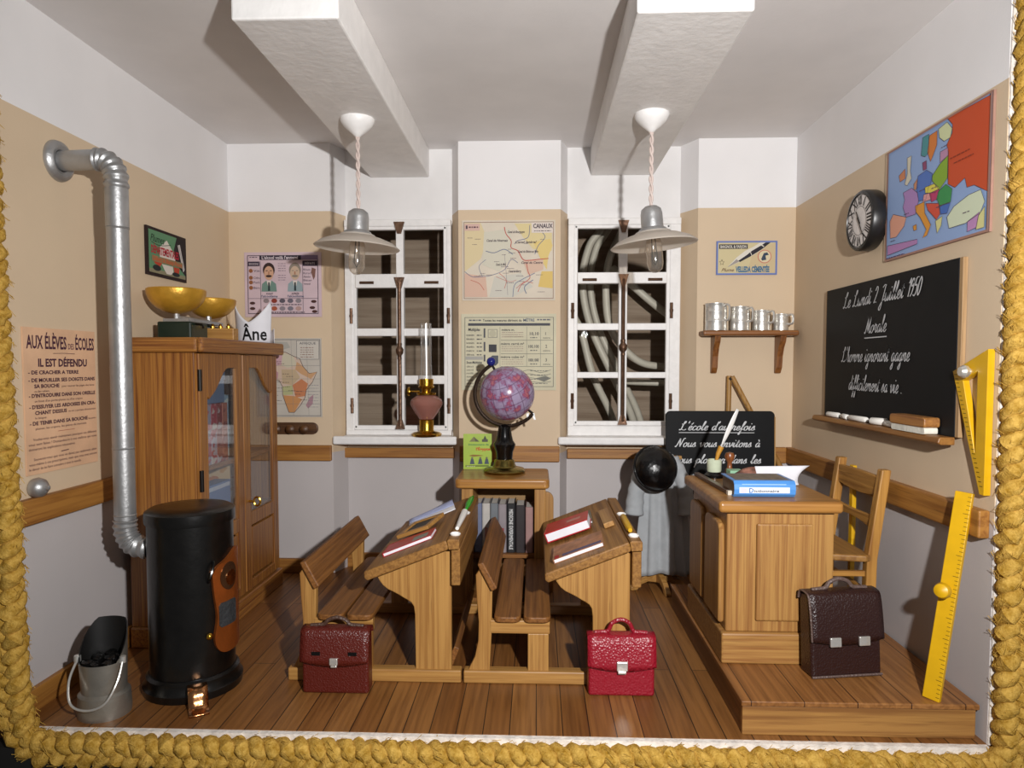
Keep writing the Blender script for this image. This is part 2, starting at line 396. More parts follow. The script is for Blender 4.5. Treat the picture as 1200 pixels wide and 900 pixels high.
# ------------------------------------------------------------------ lettering
TC = {}
def text_geo(s, bold=0.0, shear=0.0):
    k = (s, bold, shear)
    if k in TC: return TC[k]
    cu = bpy.data.curves.new('lettering', 'FONT'); cu.body = s; cu.size = 1.0; cu.resolution_u = 2; cu.offset = bold; cu.shear = shear
    o = bpy.data.objects.new('lettering', cu); me = o.to_mesh()
    vs = [(v.co.x, v.co.y) for v in me.vertices]; fs = [tuple(p.vertices) for p in me.polygons]
    o.to_mesh_clear(); bpy.data.objects.remove(o); bpy.data.curves.remove(cu)
    TC[k] = (vs, fs); return TC[k]
CAPH = 0.70
GL = {  # pen strokes of a slanted school hand: (advance, strokes); x-height 1
 'a': (1.0, [[(.75,.85),(.45,1.0),(.12,.6),(.2,.08),(.5,.1),(.78,.95)], [(.78,.95),(.72,.3),(.8,.02),(1.0,.25)]]),
 'c': (.85, [[(.7,.8),(.5,1),(.15,.65),(.2,.1),(.5,0),(.85,.3)]]),
 'd': (1.0, [[(.75,.85),(.45,1),(.12,.6),(.2,.08),(.5,.1),(.8,.95)], [(.95,2.0),(.78,.6),(.78,.05),(1.0,.25)]]),
 'e': (.8, [[(0,.25),(.5,.5),(.62,.85),(.4,1),(.15,.6),(.25,.08),(.5,0),(.8,.28)]]),
 'f': (.7, [[(0,.25),(.45,1),(.7,1.9),(.5,2.05),(.35,1.3),(.25,-.6),(.1,-1.),(0,-.8),(.3,.0),(.7,.3)]]),
 'g': (1.0, [[(.75,.85),(.45,1.0),(.12,.6),(.2,.08),(.5,.1),(.78,.95)], [(.78,.95),(.7,0),(.6,-.8),(.35,-1),(.2,-.75),(.6,-.2),(1.0,.25)]]),
 'h': (1.0, [[(0,.25),(.4,1.2),(.5,1.95),(.38,2.05),(.25,1.2),(.15,0)], [(.15,0),(.3,.7),(.6,1),(.7,.75),(.62,.15),(.75,0),(1,.25)]]),
 'i': (.6, [[(0,.25),(.25,1),(.2,.2),(.35,0),(.6,.25)], [(.32,1.45),(.36,1.6)]]),
 'l': (.6, [[(0,.25),(.4,1.3),(.5,1.95),(.35,2.05),(.22,1.2),(.2,.2),(.35,0),(.6,.25)]]),
 'm': (1.3, [[(0,.6),(.15,1),(.15,0)], [(.15,0),(.3,.75),(.5,1),(.58,.7),(.52,0)], [(.52,0),(.7,.75),(.9,1),(.98,.7),(.92,.1),(1.05,0),(1.3,.25)]]),
 'n': (1.0, [[(0,.6),(.15,1),(.15,0)], [(.15,0),(.35,.75),(.6,1),(.7,.7),(.62,.1),(.75,0),(1.0,.25)]]),
 'o': (.95, [[(.5,1),(.15,.7),(.2,.1),(.5,0),(.75,.4),(.65,.9),(.5,1),(.6,.8),(.95,.85)]]),
 'p': (.95, [[(0,.4),(.25,1),(.1,-1)], [(.12,0),(.3,.8),(.6,1),(.8,.6),(.65,.1),(.35,.0)], [(.5,0),(.95,.25)]]),
 'r': (.85, [[(0,.3),(.2,1.1),(.3,.9),(.6,.95),(.5,.3),(.6,0),(.85,.25)]]),
 's': (.8, [[(0,.2),(.4,1.05),(.5,.6),(.55,.15),(.3,0),(.1,.15)], [(.4,0),(.8,.25)]]),
 't': (.65, [[(0,.25),(.35,1.1),(.4,1.6),(.25,.3),(.35,0),(.65,.25)], [(.1,1.1),(.65,1.15)]]),
 'u': (1.0, [[(0,.5),(.15,1),(.12,.2),(.35,0),(.65,.5),(.75,1)], [(.75,1),(.68,.2),(.8,0),(1,.25)]]),
 'v': (.9, [[(0,.7),(.15,1),(.25,.3),(.35,0),(.7,.5),(.75,1),(.9,.85)]]),
 'N': (1.5, [[(-.1,.2),(.1,0),(.35,1.0),(.5,2)], [(.5,2),(.9,0)], [(.9,0),(1.2,1.7),(1.4,2.05),(1.55,1.9)]]),
 'L': (1.25, [[(.1,1.5),(.35,1.35),(.7,1.7),(.75,2.05),(.55,2.0),(.4,1.2),(.3,.3),(.05,.0),(.0,.2),(.4,.15),(.9,0),(1.25,.25)]]),
 'J': (1.05, [[(.2,1.7),(.6,2.0),(1,1.9)], [(.85,1.95),(.6,.4),(.4,-.8),(.15,-1),(0,-.7),(.5,0),(1.05,.3)]]),
 'M': (1.5, [[(-.1,.2),(.1,0),(.35,1),(.5,2)], [(.5,2),(.7,.1)], [(.7,.1),(1.2,2)], [(1.2,2),(1.15,.6),(1.25,0),(1.5,.25)]]),
 '1': (.5, [[(.1,1.5),(.4,2),(.3,0)]]), '2': (.8, [[(.05,1.5),(.3,2),(.6,1.6),(.3,.6),(0,0)], [(0,0),(.35,.1),(.7,.05)]]),
 '9': (.75, [[(.6,1.5),(.35,2),(.1,1.5),(.3,1.1),(.6,1.5),(.65,1.9),(.5,.5),(.2,0)]]),
 '5': (.75, [[(.7,2),(.25,1.95),(.15,1.15),(.5,1.2),(.6,.6),(.35,0),(.0,.15)]]),
 '0': (.75, [[(.35,2),(.1,1.3),(.15,.3),(.35,0),(.6,.6),(.6,1.6),(.35,2)]]),
 "'": (.4, [[(.25,2.1),(.15,1.6)]]), '.': (.4, [[(.1,.0),(.17,.1)]]), ' ': (.75, []),
}
GL['é'] = (.8, GL['e'][1]+[[(.4,1.3),(.7,1.75)]]); GL['à'] = (1.0, GL['a'][1]+[[(.3,1.75),(.55,1.3)]])
def script_geo(s, pen=0.17):
    """slanted handwriting as flat pen-width ribbons; returns verts, faces (x-height 1)"""
    vs, fs, x = [], [], 0.0
    for ch in s:
        adv, strokes = GL[ch]
        for st in strokes:
            p = cr(st, 5)
            p = [(x+a+0.32*b, b) for a, b in p]
            o = len(vs); k = len(p)
            for i in range(k):
                a, b = p[max(0, i-1)], p[min(k-1, i+1)]
                dx, dy = b[0]-a[0], b[1]-a[1]; L = math.hypot(dx, dy) or 1
                w = pen*(0.45+0.75*max(0.0, abs(dy)/L-0.15)) * 0.5
                nx, ny = -dy/L*w, dx/L*w
                vs += [(p[i][0]+nx, p[i][1]+ny), (p[i][0]-nx, p[i][1]-ny)]
            fs += [(o+2*i, o+2*i+1, o+2*i+3, o+2*i+2) for i in range(k-1)]
        x += adv
    return vs, fs, x

class Art:
    """flat printing on a sheet: u to the right, v downwards, in units of a W x H grid; local sheet lies in XZ facing -Y"""
    def __init__(s, w, h, Wd, Hd, mats, y0=0.0, L=0.0005):
        s.w, s.h, s.W, s.H = w, h, Wd, Hd; s.mb = MB(); s.mats = list(mats); s.y0 = y0; s.L = L; s.q = 0
    def mi(s, m):
        if isinstance(m, str): m = ink(m)
        if m not in s.mats: s.mats.append(m)
        return s.mats.index(m)
    def P(s, u, v, lay): return ((u/s.W-0.5)*s.w, s.y0-0.0006-s.L*lay-s.q*1.6e-5, (0.5-v/s.H)*s.h)
    def poly(s, pts, m, lay=1):
        s.q = (s.q+1) % 24
        s.mb.add([s.P(u, v, lay) for u, v in pts], [tuple(range(len(pts)))], s.mi(m)); return s
    def rect(s, u0, v0, u1, v1, m, lay=1): return s.poly([(u0, v1), (u1, v1), (u1, v0), (u0, v0)], m, lay)
    def line(s, pts, wd, m, lay=2, smooth=False):
        s.q = (s.q+1) % 24
        if smooth: pts = cr(pts, 5)
        k = len(pts); vs = []
        for i in range(k):
            a, b = pts[max(0, i-1)], pts[min(k-1, i+1)]; dx, dy = b[0]-a[0], b[1]-a[1]; L = math.hypot(dx, dy) or 1
            nx, ny = -dy/L*wd/2, dx/L*wd/2
            vs += [s.P(pts[i][0]+nx, pts[i][1]+ny, lay), s.P(pts[i][0]-nx, pts[i][1]-ny, lay)]
        s.mb.add(vs, [(2*i, 2*i+1, 2*i+3, 2*i+2) for i in range(k-1)], s.mi(m)); return s
    def frame(s, u0, v0, u1, v1, wd, m, lay=2):
        s.rect(u0, v0, u1, v0+wd, m, lay); s.rect(u0, v1-wd, u1, v1, m, lay); s.rect(u0, v0+wd, u0+wd, v1-wd, m, lay); s.rect(u1-wd, v0+wd, u1, v1-wd, m, lay); return s
    def ell(s, cu, cv, ru, rv, m, lay=2, n=18): return s.poly([(cu+ru*math.cos(2*PI*i/n), cv+rv*math.sin(2*PI*i/n)) for i in range(n)], m, lay)
    def text(s, t, u0, u1, vb, cap, m, lay=3, bold=0.0, shear=0.0, fit=True, slope=0.0):
        vs, fs = text_geo(t, bold, shear)
        if not vs: return s
        x0 = min(v[0] for v in vs); x1 = max(v[0] for v in vs); k = cap/CAPH
        sx = (u1-u0)/(x1-x0) if fit else k
        s.mb.add([s.P(u0+(x-x0)*sx, vb-y*k+slope*(x-x0)*sx, lay) for x, y in vs], fs, s.mi(m)); return s
    def script(s, t, u0, u1, vb, xh, m, lay=3, pen=0.17):
        vs, fs, adv = script_geo(t, pen); x0 = min(v[0] for v in vs); x1 = max(v[0] for v in vs); sx = (u1-u0)/(x1-x0)
        s.mb.add([s.P(u0+(x-x0)*sx, vb-y*xh, lay) for x, y in vs], fs, s.mi(m)); return s
    def dashes(s, u0, u1, v, hh, m, lay=2, seed=0, wmin=1.2, wmax=4.0, gap=0.9):
        """a line of illegibly small print"""
        rr = random.Random(seed*31+int(v*10)); u = u0
        while u < u1:
            w = min(rr.uniform(wmin, wmax), u1-u); s.rect(u, v-hh/2, u+w, v+hh/2, m, lay); u += w+gap
        return s
def sheet(name, label, cat, loc, rz, w, h, art, paper, t=0.006, tilt=0.0, kind=None):
    """a flat printed sheet: paper body and its printing in one mesh; back face touches the wall at loc"""
    art.mb.box(-w/2, w/2, art.y0, art.y0+t, -h/2, h/2, art.mi(paper))
    o = art.mb.build(name, art.mats, None, recalc=False)
    o.location = loc; o.rotation_euler = (0, tilt, rz)
    return tag(o, label, cat)

# ------------------------------------------------------------------ the room
XL, XR, YF, ZC = -1.965, 1.60, -1.905, 2.745
b = MB().box(XL-0.05, XR+0.05, YF, 0.25, -0.05, 0.0); struct(b, 'floor', M_floor)
b = MB().box(XL-0.05, XR+0.05, YF, 0.25, ZC, ZC+0.05); struct(b, 'ceiling', M_ceil)
b = MB().box(XL-0.05, XL, YF, 0.25, 0.0, ZC); struct(b, 'wall_left', M_wall)
b = MB().box(XR, XR+0.05, YF, 0.25, 0.0, ZC); struct(b, 'wall_right', M_wall)
b = MB()
for p in ([(XL, 0), (-1.309, 0), (-1.253, .15), (-1.253, .2), (XL, .2)], [(-.552, .15), (-.495, 0), (.148, 0), (.197, .15), (.197, .2), (-.552, .2)],
          [(.921, .15), (1.0, 0), (XR, 0), (XR, .2), (.921, .2)]):
    b.prism(p, 0.0, ZC, 'XY')
for x0, x1 in ((-1.253, -.552), (.197, .921)):
    b.box(x0, x1, .15, .2, 0, .86, 0); b.box(x0, x1, .15, .2, 2.285, ZC, 1)
struct(b, 'wall_back', [M_wall, M_white])

# raw white edges of the open front
def ragged(x0, x1, z0, z1, y0, y1, vertical):
    m = MB(); r = random.Random(3); n = 40; pts_a, pts_b = [], []
    for i in range(n+1):
        t = i/n; j = r.uniform(-.004, .004)
        if vertical: pts_a.append((x0+j*0.5, z0+(z1-z0)*t)); pts_b.append((x1+r.uniform(-.004, .004), z0+(z1-z0)*t))
        else: pts_a.append((x0+(x1-x0)*t, z1-0.002+min(0, j*.4))); pts_b.append((x0+(x1-x0)*t, z0+r.uniform(-.003, .003)))
    m.prism(pts_a+pts_b[::-1], y0, y1, 'XZ'); return m
struct(ragged(XL, XR, -.045, 0, YF-.022, YF, False), 'trim_1', M_raw)
struct(ragged(XR+.002, XR+.05, 0, ZC, YF-.008, YF, True), 'trim_2', M_raw)
struct(ragged(XL-.05, XL-.002, 0, ZC, YF-.008, YF, True), 'trim_3', M_raw)

# black board added below the room, hiding the grey ambient background there
struct(MB().box(-2.7, 2.4, YF-.06, .95, -.60, -.052), 'trim_13', plain('black_fill_board', '#0c0a09', .7))
# ceiling beams
for i, (x0, x1) in enumerate(((-1.085, -.70), (.345, .75))):
    m = MB(); n = 26; r = random.Random(5+i)
    sec = [(x0, 2.566), (x1, 2.566), (x1, ZC), (x0, ZC)]
    m.prism(sec, -1.89, .15, 'XZ')
    struct(m, 'trim_%d' % (4+i), M_beam, bevel=.008)

# wooden chair rail and skirting
def railbit(x0, x1, y0, y1, z0=.732, z1=.832): return MB().box(x0, x1, y0, y1, z0, z1)
struct(railbit(XL, XL+.035, -1.88, 0), 'trim_6', rail('Y'), bevel=.006)
struct(railbit(XR-.04, XR, -1.885, 0), 'trim_7', rail('Y'), bevel=.006)
struct(railbit(XL+.035, -1.315, -.03, 0), 'trim_8', rail('X'), bevel=.006)
struct(railbit(-1.27, -.53, .115, .15, .735, .80), 'trim_9', rail('X'), bevel=.004)
struct(railbit(-.49, .145, -.03, 0), 'trim_10', rail('X'), bevel=.006)
struct(railbit(.20, .92, .115, .15, .735, .80), 'trim_11', rail('X'), bevel=.004)
struct(railbit(1.005, XR-.04, -.03, 0), 'trim_12', rail('X'), bevel=.006)
struct(MB().box(XL, XL+.025, -1.88, 0, 0, .092), 'baseboard_left', rail('Y'), bevel=.004)
m = MB(); m.box(XL+.025, -1.315, -.025, 0, 0, .095); m.box(-1.26, -.545, .125, .15, 0, .095); m.box(-.49, .145, -.025, 0, 0, .095); m.box(.20, .92, .125, .15, 0, .095); m.box(1.005, XR, -.025, 0, 0, .095)
struct(m, 'baseboard_back', rail('X'), bevel=.004)

# ------------------------------------------------------------------ windows
def window(k, xa, xb, z0, z1, cols, rows, sill, xs0, xs1):
    root = MB()
    fr = MB()
    xs = [xa, cols[0][0], cols[0][1], cols[1][0], cols[1][1], xb]
    # outer casing, casement stiles, transom and glazing bars
    fr.box(xa, cols[0][0]-.02, .095, .15, z0, z1); fr.box(cols[1][1]+.02, xb, .095, .15, z0, z1)
    fr.box(xa, xb, .09, .15, rows[0][1]+.02, z1); fr.box(xa, xb, .09, .15, z0, rows[-1][0]-.03)
    root = struct(fr, 'window_%d' % k, M_winwhite, bevel=.006)
    cs = MB()
    for x0, x1 in ((cols[0][0]-.025, cols[0][0]), (cols[0][1], cols[1][0]), (cols[1][1], cols[1][1]+.025)):
        cs.box(x0, x1, .083 if x0 == cols[0][1] else .1, .14, rows[-1][0]-.02, rows[0][1]+.02)
    for i in range(len(rows)-1):
        w = .10 if i else .085
        cs.box(cols[0][0]-.003, cols[1][1]+.003, w, .14, rows[i+1][1], rows[i][0])
    cs.box(cols[0][0]-.02, cols[1][1]+.02, .1, .14, rows[-1][0]-.03, rows[-1][0]); cs.box(cols[0][0]-.02, cols[1][1]+.02, .1, .14, rows[0][1], rows[0][1]+.03)
    cs.build('sash', M_winwhite, root, bevel=.005)
    gl = MB()
    for c in cols:
        for r_ in rows: gl.box(c[0]-.004, c[1]+.004, .118, .121, r_[0]-.004, r_[1]+.004)
    gl.build('glass_pane', M_glass, root)
    xm = (cols[0][1]+cols[1][0])/2; zt = (rows[0][0]+rows[1][1])/2+.01; zb = rows[-1][0]-.02
    e = MB(); zm = (zt+zb)/2+.02
    e.tube([(xm, .066, zb+.02), (xm, .066, zm-.1), (xm, .064, zm), (xm, .066, zm+.1), (xm, .066, zt-.02)], [.012]*5, 8)
    e.lathe([(.002, -.055), (.014, -.05), (.012, -.03), (.024, -.012), (.026, .012), (.014, .03), (.016, .05), (.002, .055)], (xm, .062, zm), 12)
    e.prism([(xm-.03, zb), (xm+.03, zb), (xm+.012, zb+.06), (xm-.012, zb+.06)], .058, .08)
    e.prism([(xm-.012, zt-.06), (xm+.012, zt-.06), (xm+.032, zt+.01), (xm-.032, zt+.01)], .058, .08)
    e.prism([(xm-.012, rows[0][1]-.03), (xm+.012, rows[0][1]-.03), (xm+.034, rows[0][1]+.045), (xm-.034, rows[0][1]+.045)], .068, .085)
    e.build('espagnolette_bolt', M_bronze, root)
    for xh in (cols[0][0]-.032, cols[1][1]+.032):
        for zh in (rows[1][0]+.08, rows[3][0]+.13):
            hb = MB().tube([(xh, .09, zh-.05), (xh, .09, zh+.05)], .010, 8); hb.tube([(xh, .088, zh-.008), (xh, .088, zh+.008)], .012, 8); hb.build('hinge', M_bronze, root)
    for xh in (cols[0][0]+.075, cols[1][1]-.075):
        hb = MB().tube([(xh-.045, .078, zt-.022), (xh+.045, .078, zt-.022)], .009, 8); hb.build('hinge', M_bronze, root)
    s = MB().box(xs0, xs1, -.035, .0, sill, .892).box(xs0+.055, xs1-.045, 0, .15, sill, .892)
    s.build('window_sill', M_winwhite, root, bevel=.012, seg=3)
window(1, -1.25, -.555, .885, 2.285, [(-1.175, -.91), (-.862, -.604)], [(1.935, 2.220), (1.585, 1.846), (1.278, 1.535), (.951, 1.222)], .838, -1.303, -.508)
window(2, .20, .918, .885, 2.285, [(.262, .524), (.578, .828)], [(1.939, 2.220), (1.615, 1.868), (1.301, 1.571), (.984, 1.262)], .842, .135, .93)

# rough wooden box behind the windows, with electric cables
M_ply = wood('grey_plywood', '#b5a292', '#9a8676', 'X', .75, fine=22, streak=.12, along=1.0, spec=.1)
m = MB().box(XL-.05, XR+.05, .92, .95, -.05, ZC+.05).box(XL-.05, XR+.05, .2, .92, ZC, ZC+.05).box(XL-.05, XR+.05, .2, .92, -.05, 0)
m.box(XL-.05, XL-.02, .2, .92, 0, ZC).box(XR+.02, XR+.05, .2, .92, 0, ZC)  # unseen ends, top and bottom added to block world light behind the windows
struct(m, 'wall_rear', M_ply)
def cable(pts, r, label):
    o = MB().tube(cr(pts, 8), r, 10).build('electric_cable', M_cable); tag(o, label, 'cable', 'cables behind the right window')
cable([(.60, .62, 2.60), (.455, .6, 2.316), (.37, .6, 2.184), (.325, .6, 1.942), (.38, .6, 1.638), (.53, .6, 1.302), (.70, .66, .95), (.8, .8, .5)], .027, 'pale cable curving down the left panes of the right window, widest loop')
cable([(.66, .66, 2.6), (.51, .66, 2.316), (.425, .66, 2.18), (.385, .66, 1.942), (.44, .66, 1.638), (.59, .66, 1.302), (.76, .72, .95), (.86, .82, .5)], .025, 'pale cable running right beside the widest loop behind the right window')
cable([(.72, .5, 2.62), (.60, .5, 2.303), (.50, .5, 2.062), (.485, .5, 1.80), (.53, .5, 1.577), (.70, .52, 1.385), (.89, .55, 1.335), (1.15, .6, 1.33)], .026, 'pale cable bending to the right behind the middle panes of the right window')
cable([(.20, .55, 1.9), (.26, .55, 1.70), (.318, .55, 1.577), (.40, .55, 1.271), (.55, .6, .95), (.62, .7, .6)], .026, 'pale cable crossing the lower left panes of the right window')
cable([(.55, .7, 2.05), (.705, .6, 1.892), (.88, .6, 1.746), (1.1, .62, 1.6)], .027, 'pale cable slanting across the upper right pane of the right window')
cable([(.60, .45, 1.232), (.75, .45, 1.225), (.92, .45, 1.222), (1.2, .5, 1.23)], .022, 'pale cable lying level behind the bottom right pane of the right window')

# mustard yarn cord glued round the opening, plaited from three strands
def path(t):  # t 0..1 from the top left corner down, along the bottom, up the right
    P = [(-2.05, 2.82), (-1.975, 2.35), (-1.95, 1.6), (-1.93, .8), (-1.92, .25), (-1.905, .06), (-1.84, -.048), (-1.6, -.062), (0, -.068), (1.4, -.075), (1.59, -.072), (1.655, .02), (1.65, .3), (1.645, 1.4), (1.655, 2.2), (1.66, 2.82)]
    D = path.d
    if D is None:
        Q = cr(P, 14); L = [0]
        for a, c in zip(Q, Q[1:]): L.append(L[-1]+math.dist(a, c))
        path.d = D = (Q, L)
    Q, L = D; s = t*L[-1]
    lo, hi = 0, len(L)-1
    while hi-lo > 1:
        md = (lo+hi)//2
        if L[md] <= s: lo = md
        else: hi = md
    f = (s-L[lo])/(L[hi]-L[lo]+1e-9); a, c = Q[lo], Q[hi]
    tx, tz = c[0]-a[0], c[1]-a[1]; k = math.hypot(tx, tz)
    return a[0]+(c[0]-a[0])*f, a[1]+(c[1]-a[1])*f, -tz/k, tx/k, L[-1]
path.d = None
m = MB(); Ltot = path(0)[4]; N = int(Ltot/.011); wl = .165
for k in range(3):
    pts, rs = [], []
    for i in range(N+1):
        t = i/N; x, z, nx, nz, _ = path(t); ph = 2*PI*(t*Ltot/wl)+2*PI*k/3
        a = .036*math.sin(ph); d = .020*math.sin(2*ph)
        pts.append((x+nx*a+random.gauss(0, .0012), YF-.045+d+random.gauss(0, .0012), z+nz*a+random.gauss(0, .0012)))
        rs.append(.0265*(1+.12*math.sin(ph*3+k)+.08*math.sin(ph*7.3+2*k))*random.uniform(.9, 1.1))
    m.tube(pts, rs, 12)
# loose fluff of the wool
rr = random.Random(11)
for i in range(12000):
    t = rr.random(); k = rr.randrange(3); x, z, nx, nz, _ = path(t); ph = 2*PI*(t*Ltot/wl)+2*PI*k/3
    a = .036*math.sin(ph); d = .020*math.sin(2*ph); th = rr.uniform(0, 2*PI); R_ = .0265*rr.uniform(.95, 1.12)
    dx, dz = nz, -nx; sl = .036*math.cos(ph)*2*PI/wl; ln = rr.uniform(.012, .034)*rr.choice((-1, 1)); tw = rr.uniform(-.9, .9)
    pts = []
    for q in (-.5, 0, .5):
        aa = a+sl*ln*q+R_*math.sin(th+tw*q)*(1+.25*abs(q)*rr.random()); dd = d-R_*math.cos(th+tw*q)*(1+.3*abs(q)*rr.random())
        pts.append((x+nx*aa+dx*ln*q, YF-.045+dd, z+nz*aa+dz*ln*q))
    m.tube(pts, .0010, 3, caps=False)
o = m.build('yarn_cord', yarn_mat()); tag(o, 'plaited mustard wool cord edging the open front of the room', 'cord')

# ------------------------------------------------------------------ teacher's platform
t = thing('platform', 'low wooden platform carrying the teacher desk and the ladder-back chair', 'platform', (1.16, -1.3, 0))
MB().box(.745, 1.59, -1.88, -.55, .108, .128).build('top_boards', M_plat, t, bevel=.004)
MB().box(.75, 1.58, -1.874, -1.85, 0, .108).build('front_board', wood('platform_front', '#a4773e', '#80552a', 'X', .5), t, bevel=.003)
MB().box(.752, .776, -1.85, -.56, 0, .108).build('side_board', wood('platform_side', '#7a5028', '#5c3a1c', 'Y', .45), t, bevel=.003)
ZP = .128

# ------------------------------------------------------------------ two-seat school desks with benches
def school_desk(loc, label):
    t = thing('school_desk', label, 'desk', loc, group='school desks with attached benches')
    K = dict(local=True)
    for y0, y1 in ((0, .05), (.80, .85)):
        MB().box(0, .742, y0, y1, 0, .055).build('runner', oak('X'), t, bevel=.006, **K)
    side = [(.547, .05), (.70, .05), (.70, .572), (.384, .452), (.395, .432), (.41, .412), (.43, .396), (.455, .384), (.478, .372), (.497, .36), (.512, .352), (.53, .34), (.541, .322), (.545, .29)]
    for y0, y1 in ((.012, .045), (.805, .838)):
        MB().prism(side, y0, y1).build('side_panel', oak('Z'), t, bevel=.004, **K)
    MB().prism([(.342, .487), (.686, .6225), (.695, .595), (.695, .583), (.356, .449), (.344, .46)], -.045, .875).build('desktop', topwood('Y'), t, bevel=.006, **K)
    MB().prism([(.690, .620), (.696, .626), (.738, .626), (.742, .62), (.742, .585), (.697, .583)], -.045, .875).build('pen_tray', topwood('Y'), t, bevel=.003, **K)
    MB().box(.704, .742, -.02, .85, .425, .583).build('apron', topwood('Y'), t, bevel=.005, **K)
    post = [(.018, .05), (.11, .05), (.118, .2), (.122, .41), (.075, .495), (.052, .46), (.056, .36), (.064, .26), (.062, .18), (.048, .11)]
    for y0, y1 in ((.012, .045), (.805, .838)):
        MB().prism(post, y0, y1).build('bench_post', oak('Z'), t, bevel=.004, **K)
        MB().box(.11, .365, y0, y1, .212, .268).build('seat_rail', oak('X'), t, bevel=.004, **K)
        MB().box(.272, .36, y0, y1, .05, .212).build('bench_leg', oak('Z'), t, bevel=.003, **K)
    for x0, x1 in ((.130, .243), (.254, .368)):
        MB().prism(rrect(x0, x1, -.015, .865, .03, 4), .268, .292, 'XY').build('seat_slat', brown('Y'), t, bevel=.005, **K)
    MB().prism([(.060, .512), (.085, .523), (.145, .412), (.120, .398)], -.012, .862).build('backrest', brown('Y'), t, bevel=.006, **K)
    MB().prism([(.676, .06), (.70, .052), (.73, .13), (.708, .14)], .045, .805).build('footrest', brown('Y'), t, bevel=.003, **K)
    for y in (.035, .45):
        MB().lathe([(.010, -.01), (.021, .0), (.023, .006), (.0195, .009), (.0165, .004), (.008, -.004), (.0005, -.004)], (.716, y, .626), 20).build('inkwell', M_ceram, t, **K)
    return t
school_desk((-1.06, -1.51, 0), 'oak school desk with bench, left one, holding the small slate and red notebook')
school_desk((-.308, -1.51, 0), 'oak school desk with bench, nearer the teacher desk, holding the thick red book')

# things lying on the sloping desktops
SL = math.atan(.394)
def slope(dx, X, Y, lift=0.0, rz=0.0):
    """a frame lying on a sloping desktop; local x runs up the slope, y along the desk, z off the wood"""
    z = .487+.394*(X-dx-(-.718)) + .0012
    return T(X, Y, z) @ Ry(-SL) @ T(0, 0, lift) @ Rz(rz)
def onslope(name, label, cat, dx, X, Y, lift, rz, group=None):
    M = slope(dx, X, Y, lift, rz); t = bpy.data.objects.new(name, None); COL.objects.link(t); t.matrix_world = M; t.empty_display_size = .05
    INV[t.name] = M.inverted(); return tag(t, label, cat, group)
def booklet(t, w, d, h, cov, page=None, round_=False):
    L = dict(local=True); page = page or M_page
    c = MB(); c.box(-w/2, w/2, -d/2, d/2, 0, h*.08+.001); c.box(-w/2, w/2, -d/2, d/2, h*.92-.001, h); c.box(-w/2, -w/2+.004, -d/2, d/2, 0, h)
    MB().box(-w/2+.004, w/2-.004, -d/2+.003, d/2-.003, h*.08+.001, h*.92-.001).build('pages', page, t, **L)
    return c.build('cover', cov, t, bevel=.0012, **L)
M_redcov = plain('red_cover', '#b3242a', .35, var=.04); M_browncov = plain('brown_cover', '#a5714f', .5, var=.2, vs=30)
M_greycov = plain('grey_cover', '#77705f', .5, var=.2, vs=25); M_bluepage = plain('pale_blue_page', '#a9b2d6', .7)
t = onslope('notebook', 'thin red notebook with white edges on the left school desk', 'notebook', 0, -.56, -1.335, 0, 0)
booklet(t, .23, .15, .016, M_redcov, M_paper)
a = MB(); a.box(.02, .09, -.05, .02, .0162, .0168, 0); a.build('cover_picture', ink('#8c8f86'), t, local=True)
t = onslope('slate', 'small wooden framed writing slate on the left school desk', 'slate', 0, -.54, -1.13, .0175, math.radians(-14))
f = MB(); f.box(-.085, .085, -.105, -.08, 0, .018); f.box(-.085, .085, .08, .105, 0, .018); f.box(-.085, -.06, -.08, .08, 0, .018); f.box(.06, .085, -.08, .08, 0, .018)
f.build('frame', oak('X'), t, bevel=.003, local=True)
MB().box(-.06, .06, -.08, .08, .002, .012).build('writing_surface', M_slate, t, local=True)
t = onslope('open_exercise_book', 'open white and pale blue exercise book behind the slate on the left desk', 'book', 0, -.545, -.80, 0, math.radians(10))
def leaf(s, lift, curl):
    return lambda u, v: Vector((-.125+.25*u, s*.12*v, .004+lift*math.sin(PI*min(1, v*1.1))*.5+curl*v*v*u))
q = MB(); q.grid(leaf(-1, .02, .0), 8, 8); q.build('left_page', M_paper, t, local=True, solid=.003)
q = MB(); q.grid(leaf(1, .03, .02), 8, 8); q.build('right_page', M_bluepage, t, local=True, solid=.003)
# on the pen tray of the left desk
t = thing('dip_pen', 'white tapered pen with green tip lying on the left desk pen tray', 'pen', (-.344, -1.0, .627))
MB().tube([(-.345, -1.40, .636), (-.345, -1.25, .639), (-.344, -1.10, .643)], [.008, .013, .016], 12).build('shaft', M_ceram, t)
MB().tube([(-.344, -1.02, .640), (-.344, -.93, .646), (-.342, -.80, .645), (-.34, -.70, .642)], [.006, .014, .014, .004], 12).build('green_tip', plain('green_plastic', '#1ea01c', .35), t)
# on the second desk
DX = .752
t = onslope('thick_book', 'thick red book with white page edges on the right school desk', 'book', DX, .165, -1.085, .013, math.radians(-6))
booklet(t, .215, .165, .046, M_redcov, M_paper)
MB().box(.0, .07, -.01, .02, .0461, .0466).build('cover_title', ink('#b9867a'), t, local=True)
t = onslope('flat_book', 'flat grey covered book lying half under the thick red book', 'book', DX, .180, -.925, 0, math.radians(-2))
booklet(t, .21, .23, .012, M_greycov, M_paper)
t = onslope('picture_booklet', 'brown picture booklet at the front of the right school desk', 'booklet', DX, .185, -1.385, 0, math.radians(-3))
booklet(t, .225, .19, .018, M_browncov, M_paper)
a = MB(); a.box(-.07, .105, -.085, -.055, .0181, .0186, 0); a.box(-.105, -.085, -.09, -.05, .0181, .0187, 1); a.build('cover_picture', [ink('#5f5670'), ink('#a52b2b')], t, local=True)
t = onslope('wooden_block', 'small plain wooden block lying beside the books on the right desk', 'block', DX, .335, -1.09, .0, math.radians(0))
